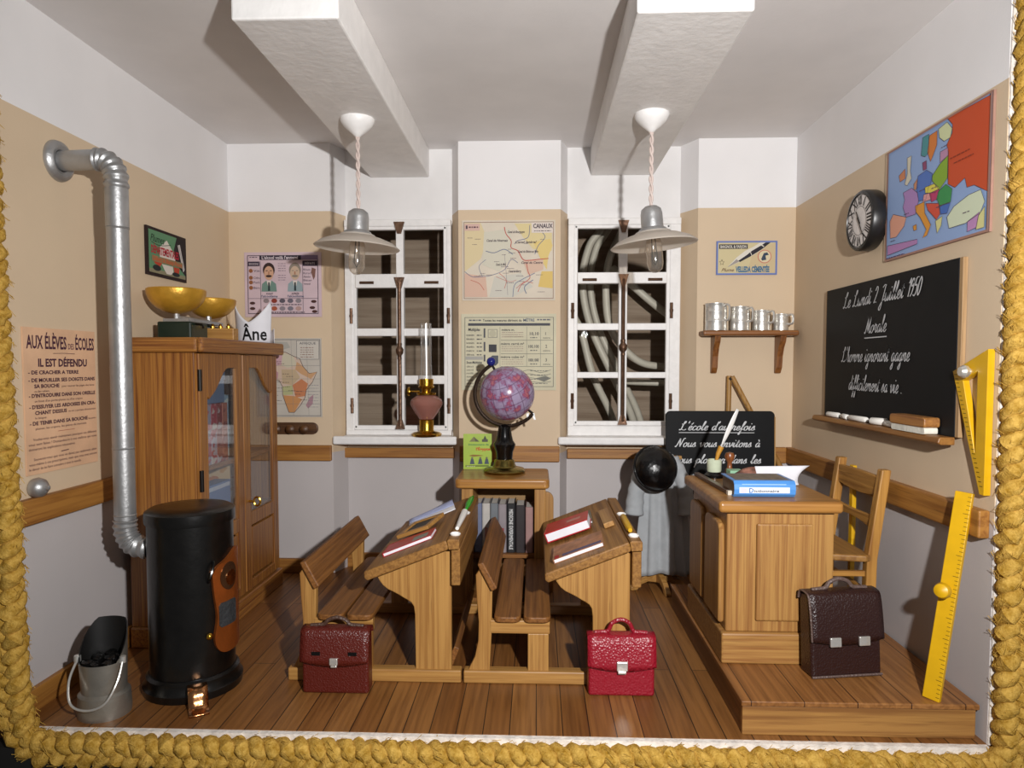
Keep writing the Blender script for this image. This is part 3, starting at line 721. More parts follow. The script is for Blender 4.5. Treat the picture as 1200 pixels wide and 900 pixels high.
MB().box(-.024, .024, -.14, .14, 0, .024).build('block_body', oak('Y'), t, local=True, bevel=.003)
o = MB().tube([(.40, -1.43, .641), (.40, -1.40, .641), (.402, -1.17, .641), (.402, -1.15, .641)], [.009, .0145, .0145, .009], 12).build('crayon', M_yellow); tag(o, 'yellow crayon lying between the inkwells of the right desk', 'crayon')

# ------------------------------------------------------------------ teacher's desk
t = thing('teacher_desk', 'varnished oak teacher desk with raised panels on the platform', 'desk', (.985, -1.25, ZP))
MB().box(.755, 1.225, -1.57, -.93, ZP, .255).build('plinth', tdw('X'), t, bevel=.008)
MB().box(.775, 1.205, -1.55, -.95, .255, .752).build('body', tdw('Z'), t, bevel=.006)
MB().box(.733, 1.225, -1.592, -.925, .752, .80).build('desk_top', wood('teacher_top', '#a8763a', '#875a2a', 'X', .35), t, bevel=.016, seg=4)
pf = MB().prism(rrect(.892, 1.115, .305, .705, .006, 2), -1.567, -1.55, 'XZ'); pf.build('front_panel', tdw('Z'), t, bevel=.012, seg=2)
def archp(y0, y1):
    z0, z1 = .28, .70; p = [(y0, z0), (y1, z0)]
    p += [(y1, z1-.03), (y1-.02, z1-.008), (y1-.05, z1), (y0+.05, z1), (y0+.02, z1-.008), (y0, z1-.03)]
    return p
for y0, y1 in ((-1.52, -1.27), (-1.22, -.98)):
    MB().prism(archp(y0, y1), .752, .776, 'YZ').build('side_panel', tdw('Z'), t, bevel=.010, seg=3)

# things on the teacher's desk
ZD = .801
t = thing('dictionary', 'blue spined dictionary lying at the front of the teacher desk', 'book', (.93, -1.42, ZD))
M_bluecov = plain('blue_cover', '#4f8fd6', .35, var=.03)
sp = [(-1.49, 0), (-1.503, .012), (-1.507, .033), (-1.503, .053), (-1.49, .066)]
cov = MB(); prof = [(-1.30, 0), (-1.49, 0), (-1.503, .012), (-1.507, .033), (-1.503, .054), (-1.49, .067), (-1.30, .067), (-1.30, .063), (-1.488, .063), (-1.498, .052), (-1.502, .033), (-1.498, .014), (-1.488, .004), (-1.30, .004)]
cov.prism([(y, z+ZD) for y, z in prof], .815, 1.065, 'YZ'); cov.build('cover', M_bluecov, t)
MB().box(.82, 1.06, -1.488, -1.31, ZD+.005, ZD+.062).build('pages', plain('brown_pages', '#84705c', .8), t)
MB().box(.83, 1.05, -1.47, -1.31, ZD+.0672, ZD+.0682).build('cover_picture', plain('dark_picture', '#6b6158', .4, var=.3, vs=30), t)
a = Art(.25, .06, 250, 60, [ink('#4f8fd6')], L=.0004)
a.rect(20, 22, 225, 46, '#dfe3ec', 1); a.rect(24, 25, 50, 44, '#e9c9d2', 2); a.rect(185, 25, 222, 44, '#e6d4dc', 2); a.rect(30, 8, 210, 12, '#9cc4ee', 1)
a.text('D', 60, 78, 44, 19, '#3f6fb0', 3, bold=.02); a.text('ictionnaire', 81, 182, 42, 11, '#4a4a52', 3, bold=.02)
o = a.mb.build('spine_label', a.mats, t, local=True, recalc=False); o.location = (.01, -1.5065+1.42, .034)
t = thing('magazine', 'open white magazine curling up on the teacher desk behind the dictionary', 'magazine', (1.08, -1.15, ZD))
def mpage(u, v):  # page standing up in a curl, its top edge leaning to the right
    z = ZD+.003+.078*v; y = -1.20-.05*(1-v)**2+.03*u+.02*v
    return Vector((1.0+.185*u+.075*u*v**2, y, z))
MB().grid(mpage, 12, 12).build('white_page', M_paper, t, solid=.002)
def mpage2(u, v): return Vector((1.0-.085*u, -1.25+.03*u+.07*v, ZD+.003+.075*v*(1-.55*u*u)+.003*u))
MB().grid(mpage2, 8, 8).build('printed_page', plain('red_brown_print', '#9c6a58', .5, var=.35, vs=28), t, solid=.002)
t = thing('quill_inkwell', 'black and white glass inkwell at the corner of the teacher desk', 'inkwell', (.862, -1.0, ZD))
MB().lathe([(.0, 0), (.046, 0), (.046, .012), (.034, .022), (.03, .03)], (.862, -1.0, ZD), 20).build('base', M_blackw, t)
MB().lathe([(.03, .026), (.034, .034), (.035, .082), (.028, .088), (.022, .084), (.018, .05)], (.862, -1.0, ZD), 20).build('jar', plain('pale_green_glass', '#cfd8bd', .2), t)
t = thing('quill_pen', 'white quill pen with ochre tip standing in the inkwell', 'pen', (.862, -1.0, ZD+.06))
MB().tube([(.868, -1.0, ZD+.065), (.880, -1.0, ZD+.115), (.895, -1.0, ZD+.15)], [.005, .011, .014], 10).build('ochre_tip', plain('ochre', '#c28a2c', .5), t)
fe = MB()
def fq(u, v):
    w = .012*math.sin(PI*min(1, .18+.82*(1-u)))**.8*(1-u*.2)+.001; cx = .893+.078*u; z = ZD+.146+.185*u
    return Vector((cx+(v-.5)*2*w*.93, -1.0+.004*math.sin((v-.5)*3), z-(v-.5)*2*w*.4))
fe.grid(fq, 14, 5); fe.build('feather', M_ceram, t, solid=.004)
t = thing('rubber_stamp', 'turned wooden hand stamp standing on the teacher desk', 'stamp', (.93, -1.02, ZD))
MB().lathe([(0, 0), (.021, 0), (.021, .02), (.012, .034), (.011, .058), (.02, .072), (.024, .088), (.018, .104), (0, .109)], (.93, -1.02, ZD+.018), 20).build('handle', wood('stamp_wood', '#8a4f2a', '#5e3218', 'Z', .3), t)
MB().box(.895, .965, -1.05, -.99, ZD, ZD+.02).build('base', wood('stamp_base', '#7a4a2a', '#4e2b14', 'X', .5), t, bevel=.003)
t = thing('pale_green_box', 'small pale green box beside the stamp on the teacher desk', 'box', (.935, -1.09, ZD))
MB().box(.905, .965, -1.125, -1.06, ZD, ZD+.028).build('box_base', M_blackw, t, bevel=.002)
MB().box(.904, .966, -1.126, -1.059, ZD+.028, ZD+.052).build('lid', plain('mint', '#8fbf9c', .5), t, bevel=.002)
t = thing('desk_ruler', 'dark brown wooden ruler lying along the edge of the teacher desk', 'ruler', (.80, -1.2, ZD))
MB().box(-.012, .012, -.24, .24, 0, .018).build('bar', wood('dark_ruler', '#4d2c18', '#2c170c', 'Y', .3), t, local=True, bevel=.002)
MB().box(-.0125, .0125, -.262, -.24, 0, .0185).build('pale_end', plain('pale_tip', '#cfc6b6', .5), t, local=True)
t.rotation_euler = (0, 0, math.radians(3))

# ------------------------------------------------------------------ ladder-back chair
t = thing('ladder_back_chair', 'ladder-back wooden chair standing behind the teacher desk', 'chair', (1.38, -1.11, ZP))
cw = lambda ax: wood('chair_oak', '#b58440', '#8d5f2a', ax, .4)
def postpoly(y0, y1):
    m = MB()
    for za, zb, xa, xb, ya, yb in ((ZP, .50, 1.452, 1.458, 0, 0), (.50, .89, 1.458, 1.50, 0, -.025)):
        pass
    pts = [(1.43, ZP), (1.475, ZP), (1.482, .50), (1.532, .892), (1.492, .892), (1.438, .50)]
    m.prism(pts, y0, y1); return m
postpoly(-1.345, -1.300).build('back_leg', cw('Z'), t, bevel=.005); postpoly(-.925, -.88).build('back_leg', cw('Z'), t, bevel=.005)
def rung(z0, z1, bow, nm):
    dx = lambda z: 1.46+(max(0, z-.5))*.125
    m = MB(); n = 10; top, bot = [], []
    for i in range(n+1):
        y = -1.302+.379*i/n; s = math.sin(PI*i/n); top.append((y, z1+bow*s*.3)); bot.append((y, z0-bow*s))
    m.prism(top+bot[::-1], dx((z0+z1)/2)-.01, dx((z0+z1)/2)+.01, 'YZ'); m.build(nm, cw('Y'), t, bevel=.003)
rung(.775, .858, .015, 'back_slat'); rung(.625, .685, -.022, 'back_slat')
seat = [(1.25, -1.33), (1.425, -1.36), (1.455, -1.345), (1.455, -.88), (1.425, -.865), (1.25, -.895)]
MB().prism(seat, .492, .522, 'XY').build('seat', wood('chair_seat', '#9c7036', '#7a5226', 'Y', .5), t, bevel=.008, seg=3)
for y in (-1.335, -.92):
    MB().box(1.262, 1.298, y, y+.036, ZP, .492).build('front_leg', cw('Z'), t, bevel=.004)
    MB().box(1.298, 1.44, y+.008, y+.028, .27, .295).build('stretcher', cw('X'), t, bevel=.003)
    MB().box(1.298, 1.44, y+.008, y+.028, .42, .445).build('stretcher', cw('X'), t, bevel=.003)
MB().box(1.445, 1.468, -1.30, -.925, .33, .355).build('stretcher', cw('Y'), t, bevel=.003)
t = thing('yellow_compass', 'yellow blackboard compass leaning on the wall behind the chair', 'compass', (1.53, -.98, ZP))
MB().box(1.525, 1.545, -1.0, -.965, .5, .862).build('upper_arm', M_yellow, t, bevel=.003)
MB().prism([(-1.0, .5), (-.965, .5), (-.975, ZP), (-.985, ZP)], 1.525, 1.545, 'YZ').build('leg', M_yellow, t)

# ------------------------------------------------------------------ satchels
def satchel(name, label, loc, rot, w, h, d, mat, lower=None, clasp=1, cs=1.0, handmat=None, edge=None, flap=.48, hand_h=.06):
    t = thing(name, label, 'satchel', loc, rot); K = dict(local=True); hw = w/2
    body = MB(); r = .03
    # side profile (y toward the viewer negative)
    prof = [(-d/2, 0), (d/2, 0), (d/2*.9, h*.93), (d/2*.6, h*.985), (-d/2*.45, h*.985), (-d/2*.8, h*.93), (-d/2*.95, h*.5)]
    body.prism(prof, -hw, hw, 'YZ'); body.build('bag_body', mat, t, bevel=.012, seg=3, **K)
    fl_ = MB(); zf = h*(1-flap)
    out = [(d/2*.92, h*.90), (d/2*.62, h*1.0), (-d/2*.45, h*1.0), (-d/2*.90, h*.945), (-d/2-.008, h*.7), (-d/2-.013, zf)]
    out = cr(out, 4)
    fl_.grid(lambda u, v: Vector((-hw-.004+(w+.008)*v, *out[min(len(out)-1, int(round(u*(len(out)-1))))])) + Vector((0, 0, 0 if u < .999 else -.018*math.sin(PI*v))), len(out), 12)
    fl_.build('flap', mat, t, solid=.007, **K)
    hm = handmat or mat
    a = w*.17; zt = h*1.0
    pts = [(-w*.40, 0, zt+.006), (-w*.30, 0, zt+.008), (-a*1.15, 0, zt+.012), (-a*.75, 0, zt+hand_h*.75), (0, 0, zt+hand_h), (a*.75, 0, zt+hand_h*.75), (a*1.15, 0, zt+.012), (w*.30, 0, zt+.008), (w*.40, 0, zt+.006)]
    MB().tube(cr(pts, 5), .0085, 8).build('handle', hm, t, **K)
    if edge:
        MB().tube([(-hw, -d/2-.002, .004), (hw, -d/2-.002, .004)], .005, 6).build('bottom_piping', edge, t, **K)
        MB().tube([(-hw-.004, y-.002, z) for y, z in out], .004, 6).build('side_piping', edge, t, **K)
    if clasp == 1:
        c = MB().box(-.022*cs, .022*cs, -d/2-.026, -d/2-.014, zf-.012*cs, zf+.026*cs); c.box(-.017*cs, .017*cs, -d/2-.023, -d/2-.012, zf-.026*cs, zf-.013*cs); c.build('clasp', M_tin, t, bevel=.003, **K)
    else:
        for x in (-w*.19, w*.22):
            MB().box(x-.022, x+.022, -d/2-.024, -d/2-.014, zf-.022, zf+.014).build('clasp', M_tin, t, bevel=.003, **K)
    return t
L_red = leather('red_leather', '#8d1325', .34); L_bur = leather('burgundy_leather', '#561a12', .32, bs=170, strength=.5); L_brn = leather('dark_brown_leather', '#2a1513', .36, bs=140, strength=.4)
satchel('school_satchel', 'bright red leather satchel standing in front of the right school desk', (.346, -1.565, 0), (0, 0, 0), .268, .245, .075, L_red)
t = satchel('school_satchel', 'burgundy leather satchel leaning on the left school desk bench', (-.822, -1.585, 0), (0, 0, 0), .275, .265, .075, L_bur, cs=.75, handmat=leather('dull_brown_leather', '#4a3328', .5), hand_h=.04)
for x in (-.075, .075):
    MB().box(x-.018, x+.018, -.052, -.046, .165, .18).build('strap_slot', M_blackw, t, local=True)
satchel('school_satchel', 'dark brown leather satchel with two clasps leaning on the teacher desk', (1.205, -1.635, ZP+.003), (math.radians(-3), math.radians(-1), math.radians(7)), .285, .325, .09, L_brn, clasp=2, handmat=leather('worn_leather', '#5c4a44', .5), edge=leather('worn_leather', '#5c4a44', .5), flap=.55, hand_h=.045)

# ------------------------------------------------------------------ glazed bookcase
CX0, CX1, CY0, CY1, CZ = -1.925, -1.575, -1.20, -.245, 1.405
t = thing('bookcase', 'tall oak bookcase with two glazed doors behind the stove', 'bookcase', (-1.75, -.72, 0))
MB().box(CX0, CX1-.022, CY0, CY0+.022, .10, CZ).build('side_panel', cabw('Z'), t, bevel=.003)
MB().box(CX0, CX1-.022, CY1-.022, CY1, .10, CZ).build('side_panel', cabw('Z'), t, bevel=.003)
MB().box(CX0, CX0+.015, CY0+.022, CY1-.022, .10, CZ).build('back_panel', cabw('Z'), t)
MB().box(CX0-.01, CX1+.005, CY0-.03, CY0+.0, CZ, 1.475).build('cornice', cabw('X'), t, bevel=.012, seg=3)
MB().box(CX1+.006, CX1+.035, CY0-.03, CY1+.035, CZ, 1.475).build('cornice', cabw('Y'), t, bevel=.012, seg=3)
MB().box(CX0-.01, CX1+.005, CY0+.001, CY1+.03, CZ, 1.4745).build('top_board', cabw('Y'), t)
MB().box(CX0, CX1+.015, CY0-.015, CY1+.015, 0, .10).build('plinth', cabw('Y'), t, bevel=.008)
MB().box(CX0+.015, CX1-.024, CY0+.022, CY1-.022, .10, .12).build('floor_board', cabw('Y'), t)
for z in (.53, .84):
    MB().box(CX0+.015, CX1-.026, CY0+.022, CY1-.022, z-.011, z+.011).build('shelf', cabw('Y'), t)
ym = (CY0+CY1)/2
def door(y0, y1, hinge_y):
    x0, x1 = CX1-.022, CX1
    s = .075; arch_z = 1.335
    m = MB()
    m.box(x0, x1, y0, y0+s, .11, CZ-.004); m.box(x0, x1, y1-s, y1, .11, CZ-.004)
    m.box(x0, x1, y0+s, y1-s, .11, .16); m.box(x0, x1, y0+s, y1-s, .46, .535)
    # top rail with the shaped lower edge of a cathedral arch, rising towards the meeting stile
    n = 14; a, b = y0+s, y1-s; low = []
    for i in range(n+1):
        u = i/n; q = u if hinge_y == y0 else 1-u
        zz = 1.20+.13*(.5-.5*math.cos(PI*min(1, max(0, (q-.12)/.6)))) - .02*math.sin(PI*min(1, q/.16))*(q < .16)
        low.append((a+(b-a)*u, zz))
    m.prism(low+[(b, CZ-.004), (a, CZ-.004)], x0, x1, 'YZ')
    d = m.build('door', cabw('Z'), t, bevel=.004)
    MB().box(x0+.004, x0+.012, a-.006, b+.006, .525, 1.34).build('glass_pane', M_cabglass, d)
    pn = MB().prism(rrect(a+.012, b-.012, .172, .448, .005, 2), x0+.002, x1-.003, 'YZ'); pn.build('lower_panel', cabw('Z'), d, bevel=.008)
    yh = hinge_y
    for z in ((.80, 1.275) if hinge_y == y0 else ()):
        h = MB().tube([(x1+.003, yh, z-.05), (x1+.003, yh, z+.05)], .010, 10); h.build('hinge', M_dark, d)
    return d
d1 = door(CY0+.002, ym-.002, CY0+.002); d2 = door(ym+.002, CY1-.002, CY1-.002)
k = MB(); zk = .60; yk = ym+.05
ring = [(CX1+.045+.018*math.cos(2*PI*i/14), yk+.0, zk+.024*math.sin(2*PI*i/14)) for i in range(14)]
k.tube([(CX1, yk, zk), (CX1+.03, yk, zk)], .007, 8); k.tube(ring, .006, 6, closed=True); k.build('key', M_brass, d2)

def book(name, label, x0, x1, y0, y1, z0, h, cov, group, spine='x1', M=None):
    """upright book; spine faces +X (spine='x1') or -Y (spine='y0')"""
    t = thing(name, label, 'book', ((x0+x1)/2, (y0+y1)/2, z0), (0, 0, 0), group)
    c = .004
    if spine == 'x1':
        m = MB().box(x0, x1, y0, y0+c, z0, z0+h).box(x0, x1, y1-c, y1, z0, z0+h).box(x1-c, x1, y0+c, y1-c, z0, z0+h)
        m.build('cover', cov, t, bevel=.0015); MB().box(x0+.004, x1-c, y0+c, y1-c, z0+.004, z0+h-.005).build('pages', M_page, t)
    else:
        m = MB().box(x0, x0+c, y0, y1, z0, z0+h).box(x1-c, x1, y0, y1, z0, z0+h)
        pr = [(x0+c, y0+.006), (x0+.006, y0), (x1-.006, y0), (x1-c, y0+.006)]
        m.prism([(x0, y0+.005), (x0+.005, y0-.002), (x1-.005, y0-.002), (x1, y0+.005), (x1-c, y0+.008), (x0+c, y0+.008)], z0, z0+h, 'XY')
        m.build('cover', cov, t, bevel=.0012); MB().box(x0+c, x1-c, y0+.008, y1-.004, z0+.004, z0+h-.006).build('pages', M_page, t)
    return t
def multicov(name, cols, ax='Z', sc=9):
    if name in MATS: return MATS[name]
    m, nt, b = base(name); n = nt.nodes; l = nt.links; b.inputs['Roughness'].default_value = .4
    tc = n.new('ShaderNodeTexCoord'); no = n.new('ShaderNodeTexNoise'); no.inputs['Scale'].default_value = sc; no.inputs['Detail'].default_value = 3
    l.new(tc.outputs['Object'], no.inputs['Vector']); r = n.new('ShaderNodeValToRGB'); r.color_ramp.interpolation = 'CONSTANT'
    for i, c in enumerate(cols):
        p = .30+.40*i/len(cols)
        if i < 2: e = r.color_ramp.elements[i]; e.position = p
        else: e = r.color_ramp.elements.new(p)
        e.color = rgb(c)
    l.new(no.outputs['Fac'], r.inputs['Fac']); l.new(r.outputs['Color'], b.inputs['Base Color']); MATS[name] = m; return m
names = ['pale grey and red spined book, first from the left behind the left glass door', 'pink and grey spined book, second from the left behind the left glass door', 'red and white spined book, third from the left behind the left glass door',
         'dark red spined book, fourth from the left behind the left glass door', 'brick red spined book beside the meeting stile of the bookcase']
cols = [['#b9a9ad', '#b04a5a', '#c3bcc6'], ['#c07a8a', '#a8a2ae', '#b9585f'], ['#b4aab6', '#b0404a', '#c8bcae'], ['#a3574a', '#8c3030', '#b8a7a5'], ['#9c4638', '#b8705a', '#8a3a34']]
y = CY0+.075
for i in range(5):
    w = .058
    book('book', names[i], -1.80, -1.615, y, y+w, .851, .30, multicov('spine_%d' % i, cols[i], sc=14), 'books on the upper shelf of the glazed bookcase'); y += w+.002
o = thing('box_file', 'blue grey box lying on top of the books behind the left glass door', 'box', (-1.72, -1.0, 1.152))
MB().box(-1.80, -1.63, CY0+.075, CY0+.375, 1.152, 1.27).build('box_body', plain('blue_grey_card', '#6d84a3', .5), o, bevel=.003)
MB().box(-1.805, -1.625, CY0+.073, CY0+.377, 1.27, 1.31).build('lid', plain('blue_grey_lid', '#8196b2', .5), o, bevel=.003)
book('book', 'tall pale blue book standing behind the right glass door', -1.80, -1.615, -.66, -.57, .851, .33, multicov('pale_blue_cover', ['#b9c8cc', '#8fa9b8', '#c9cfc6'], sc=8), 'books on the upper shelf of the glazed bookcase')
o = thing('picture_book', 'blue picture book with red vignette behind the left glass door', 'book', (-1.62, -.95, .541))
MB().box(-1.70, -1.618, -1.135, -.80, .541, .745).build('cover', plain('sky_cover', '#4e7fb8', .4), o, bevel=.002)
MB().box(-1.6185, -1.617, -1.10, -.93, .57, .655).build('cover_picture', plain('vignette', '#b9605a', .4, var=.3, vs=40), o)
MB().box(-1.6185, -1.617, -1.13, -.81, .715, .735).build('title_band', ink('#c9d4e0'), o)
book('book', 'orange book standing on the lower shelf behind the right glass door', -1.80, -1.615, -.68, -.58, .541, .26, multicov('orange_cover', ['#c8904a', '#d9b98a', '#b8672a'], sc=11), 'books on the lower shelf of the glazed bookcase')

# on top of the bookcase
TZ = 1.4755
t = thing('balance_scale', 'dark green balance scale with two gold pans on the bookcase', 'scale', (-1.77, -.86, TZ))
MB().box(-1.865, -1.695, -1.03, -.855, TZ, TZ+.085).box(-1.865, -1.74, -.855, -.62, TZ, TZ+.08).build('base', M_green, t, bevel=.008)
bm_ = MB().box(-1.845, -1.715, -1.01, -.64, TZ+.085, TZ+.10); bm_.tube([(-1.79, -.98, TZ+.105), (-1.785, -.66, TZ+.105)], .012, 8)
for (x, y_) in ((-1.79, -.98), (-1.785, -.66)): bm_.tube([(x, y_, TZ+.09), (x, y_, TZ+.14)], .014, 8)
bm_.build('beam', M_silver, t)
bt = MB().tube([(-1.70, -.98, TZ+.075), (-1.66, -.985, TZ+.07), (-1.652, -.99, TZ+.055)], .006, 6); bt.build('pointer', M_dark, t)
def pan(x, y_, r, z0, h):
    p = [(.02, 0)]+[(r*math.sin(a), h*(1-math.cos(a))) for a in [i*PI/2/9 for i in range(1, 10)]]
    q = [(a*.965, b+.006) for a, b in p[::-1]]
    return MB().lathe(p+q+[(0, .006)], (x, y_, z0), 32)
pan(-1.79, -.98, .138, TZ+.125, .115).build('pan', M_gold, t); pan(-1.79, -.62, .130, TZ+.125, .10).build('pan', M_gold, t)
t = thing('weight_block', 'small wooden block for weights beside the scale on the bookcase', 'block', (-1.63, -.80, TZ))
MB().box(-1.725, -1.573, -.83, -.77, TZ, TZ+.062).build('block_body', oak('X'), t, bevel=.004)
for i, x in enumerate((-1.697, -1.655, -1.613)):
    o = MB().lathe([(0, 0), (.012, 0), (.012, .010), (.005, .014), (.007, .021), (0, .024)], (x, -.80, TZ+.063), 12).build('brass_weight', M_brass)
    tag(o, 'tiny brass weight standing on the wooden block beside the scale', 'weight', 'weights on the wooden block')
t = thing('dunce_cap', 'white paper hat lettered Âne with two pointed ears on the bookcase', 'hat', (-1.61, -.42, TZ))
def capf(u, v):
    a = math.radians(-158+136*u); r = .105+.012*v
    x = -1.640+r*math.cos(a); y_ = -.38+r*.9*math.sin(a)
    e = abs(u-.5)*2; top = .115+.135*e**1.3 if e < .93 else .115+.135*.93**1.3-(e-.93)*.5
    return Vector((x, y_, TZ+top*v))
MB().grid(capf, 41, 8).build('front_sheet', M_paper, t, solid=.003)
MB().grid(lambda u, v: Vector((-1.640+.100*math.cos(math.radians(20+140*u)), -.38+.085*math.sin(math.radians(20+140*u)), TZ+(.06+.05*abs(u-.5))*v)), 20, 4).build('back_sheet', M_paper, t, solid=.003)
vs, fs = text_geo('Âne', .02)
x0 = min(v[0] for v in vs); x1 = max(v[0] for v in vs); lm = MB(); V = []
for x, y_ in vs:
    u = .33+.55*(x-x0)/(x1-x0); v = (.014+.10*y_/CAPH*.72); p = capf(u, 0); a = math.radians(-158+136*u)
    r = .105+.012*min(1, v/.12)+.0035; V.append((-1.640+r*math.cos(a), -.38+r*.9*math.sin(a)-.001, TZ+v))
lm.add(V, fs); lm.build('lettering', ink('#121212'), t, recalc=False)

# ------------------------------------------------------------------ stove, pipe, coal
t = thing('stove', 'round black iron stove with copper door plate', 'stove', (-1.435, -1.55, 0))
SX, SY, SR = -1.448, -1.55, .166
MB().lathe([(0, 0), (.192, 0), (.195, .03), (.182, .045), (.181, .07), (.170, .08), (0, .08)], (SX, SY, 0), 40).build('base', M_black, t)
MB().lathe([(0, .08), (SR, .08), (SR, .70), (0, .70)], (SX, SY, 0), 44).build('body', M_black, t)
MB().lathe([(0, .70), (SR+.007, .70), (SR+.009, .715), (SR+.007, .745), (SR-.012, .757), (.09, .762), (0, .762)], (SX, SY, 0), 44).build('lid', M_black, t)
def cyl(rad, ang, z): a = math.radians(ang); return Vector((SX+rad*math.cos(a), SY+rad*math.sin(a), z))
# copper plate bent round the right hand side
outl0 = [(-58, .50), (-50, .53), (-38, .545), (-15, .575), (0, .575), (8, .55), (8, .40), (10, .25), (4, .18), (-15, .165), (-40, .165), (-52, .19), (-56, .24), (-52, .32), (-56, .42)]
outl = [(a_+20, z_) for a_, z_ in outl0]
def inside(a, z, poly):
    c = False; n = len(poly)
    for i in range(n):
        (x1, y1), (x2, y2) = poly[i], poly[(i+1) % n]
        if (y1 > z) != (y2 > z) and a < (x2-x1)*(z-y1)/(y2-y1)+x1: c = not c
    return c
pl_ = MB(); o2 = cr(outl+[outl[0]], 4)[:-1]; n = len(o2)
fr_ = [cyl(SR+.016, a, z) for a, z in o2]; bk_ = [cyl(SR+.001, a, z) for a, z in o2]
inner = [(-2+(a+2)*.5, .37+(z-.37)*.5) for a, z in o2]; fi_ = [cyl(SR+.016, a, z) for a, z in inner]
inner2 = [(-2+(a+2)*.1, .37+(z-.37)*.1) for a, z in o2]; fi2 = [cyl(SR+.016, a, z) for a, z in inner2]
pl_.add(bk_+fr_+fi_+fi2, [(i, (i+1) % n, n+(i+1) % n, n+i) for i in range(n)]+[(n+i, n+(i+1) % n, 2*n+(i+1) % n, 2*n+i) for i in range(n)]+[(2*n+i, 2*n+(i+1) % n, 3*n+(i+1) % n, 3*n+i) for i in range(n)]+[tuple(range(3*n, 4*n))], 0, True)
dr = pl_.build('door_plate', plain('copper_door', '#b8642c', .3, .7, bump=.25, bs=25), t)
def patch(a0, a1, z0, z1, rad, oval, mat, nm, par):
    m = MB(); N_ = 28; pts = []
    for i in range(N_):
        th = 2*PI*i/N_; c, s_ = math.cos(th), math.sin(th)
        if not oval:
            q = max(abs(c), abs(s_)); c, s_ = c/q, s_/q
        pts.append(((a0+a1)/2+(a1-a0)/2*c, (z0+z1)/2+(z1-z0)/2*s_))
    ce = cyl(rad, (a0+a1)/2, (z0+z1)/2); m.add([cyl(rad, a, z) for a, z in pts]+[ce]+[cyl(SR+.012, a, z) for a, z in pts], [(i, (i+1) % N_, N_) for i in range(N_)]+[(i, N_+1+i, N_+1+(i+1) % N_, (i+1) % N_) for i in range(N_)])
    return m.build(nm, mat, par)
patch(-27, 3, .42, .535, SR+.019, True, plain('smoked_mica', '#3a2416', .25), 'mica_window', dr)
patch(-19, 0, .435, .50, SR+.021, True, M_copperL, 'reflector', dr)
patch(-30, 1, .275, .375, SR+.019, False, plain('grey_grate', '#4a4d50', .45, .5, bump=.6, bs=60), 'air_grate', dr)
MB().lathe([(0, 0), (.012, .0), (.014, .008), (.008, .016), (0, .018)], cyl(SR+.002, -42, .25), 12, M=Rz(math.radians(-42)) @ Ry(PI/2)).build('door_knob', M_brass, t)
MB().tube([cyl(SR+.004, -42, .47), cyl(SR+.022, -42, .49), cyl(SR+.022, -38, .53), cyl(SR+.004, -34, .55)], .006, 8).build('latch', M_blackw, t)
fo = MB(); P_ = cr([(0, .075), (.035, .075), (.058, .058), (.068, .03), (.085, .010), (.125, .004)], 5)
def lipf(u, v):
    s_, z_ = P_[int(round(u*(len(P_)-1)))]; w_ = (v-.5)*.072
    return Vector((-1.352+.5*s_+.866*w_, -1.712-.866*s_+.5*w_, z_))
fo.grid(lipf, len(P_), 4); fo.build('copper_lip', M_copperL, t, solid=.006)

t = thing('stovepipe', 'long grey metal stovepipe running from stove to left wall', 'pipe', (-1.70, -1.56, .6))
PX, PY, pr = -1.72, -1.56, .042
def bellow(pts, n_, nm):
    p = cr(pts, 10); k_ = len(p); rs = [pr*(1.06+.09*math.sin(i/(k_-1)*n_*2*PI)) for i in range(k_)]
    MB().tube(p, rs, 20, caps=False).build(nm, M_silver, t)
MB().tube([(XL, PY, 2.18), (-1.795, PY, 2.185)], pr*.96, 24).build('wall_section', M_silver, t)
bellow([(-1.80, PY, 2.185), (-1.765, PY, 2.18), (-1.735, PY, 2.155), (PX, PY, 2.115), (PX, PY, 2.06)], 7, 'upper_elbow')
ps = MB().tube([(PX, PY, .70), (PX, PY, 2.065)], pr, 24)
for z in (2.03, 1.905, 1.0, .72): ps.tube([(PX, PY, z-.004), (PX, PY, z), (PX, PY, z+.004)], [pr, pr*1.06, pr], 24, caps=False)
ps.tube([(PX, PY, 1.91), (PX, PY, 2.065)], pr*1.05, 24)
ps.build('straight_section', M_silver, t)
bellow([(PX, PY, .70), (PX, PY, .655), (-1.705, PY, .615), (-1.675, PY, .59), (-1.615, PY, .58)], 8, 'lower_elbow')
MB().lathe([(.044, 0), (.044, .02), (.062, .028), (.078, .018), (.083, .004), (.083, 0)], (XL+.001, PY, 2.18), 28, M=Ry(PI/2)).build('wall_collar', M_silver, t)

BX, BY = -1.672, -1.80
t = thing('coal_bucket', 'zinc coal scuttle with wire handle in the left front corner', 'bucket', (BX, BY, 0))
bk = MB(); n = 36
def rim(a):  # height of the sloping mouth, high at the back
    s_ = math.sin(a); return .212+.14*max(0, min(1, (s_+.45)/1.2))**.9
rows = []
for (r, k_) in ((.094, 0), (.096, .02), (.092, .085), (.080, .095), (.086, 1.0)):
    rows.append([Vector((BX+(r)*math.cos(2*PI*j/n), BY+r*.92*math.sin(2*PI*j/n)+(.03*0), (k_ if k_ < .5 else rim(2*PI*j/n)))) for j in range(n)])
inn = [[Vector((BX+.082*math.cos(2*PI*j/n), BY+.082*.92*math.sin(2*PI*j/n), rim(2*PI*j/n))) for j in range(n)], [Vector((BX+.078*math.cos(2*PI*j/n), BY+.078*.92*math.sin(2*PI*j/n), .10)) for j in range(n)]]
allr = rows+inn; vs = [v for r in allr for v in r]; fs = []
for i in range(len(allr)-1):
    for j in range(n): fs.append((i*n+j, i*n+(j+1) % n, (i+1)*n+(j+1) % n, (i+1)*n+j))
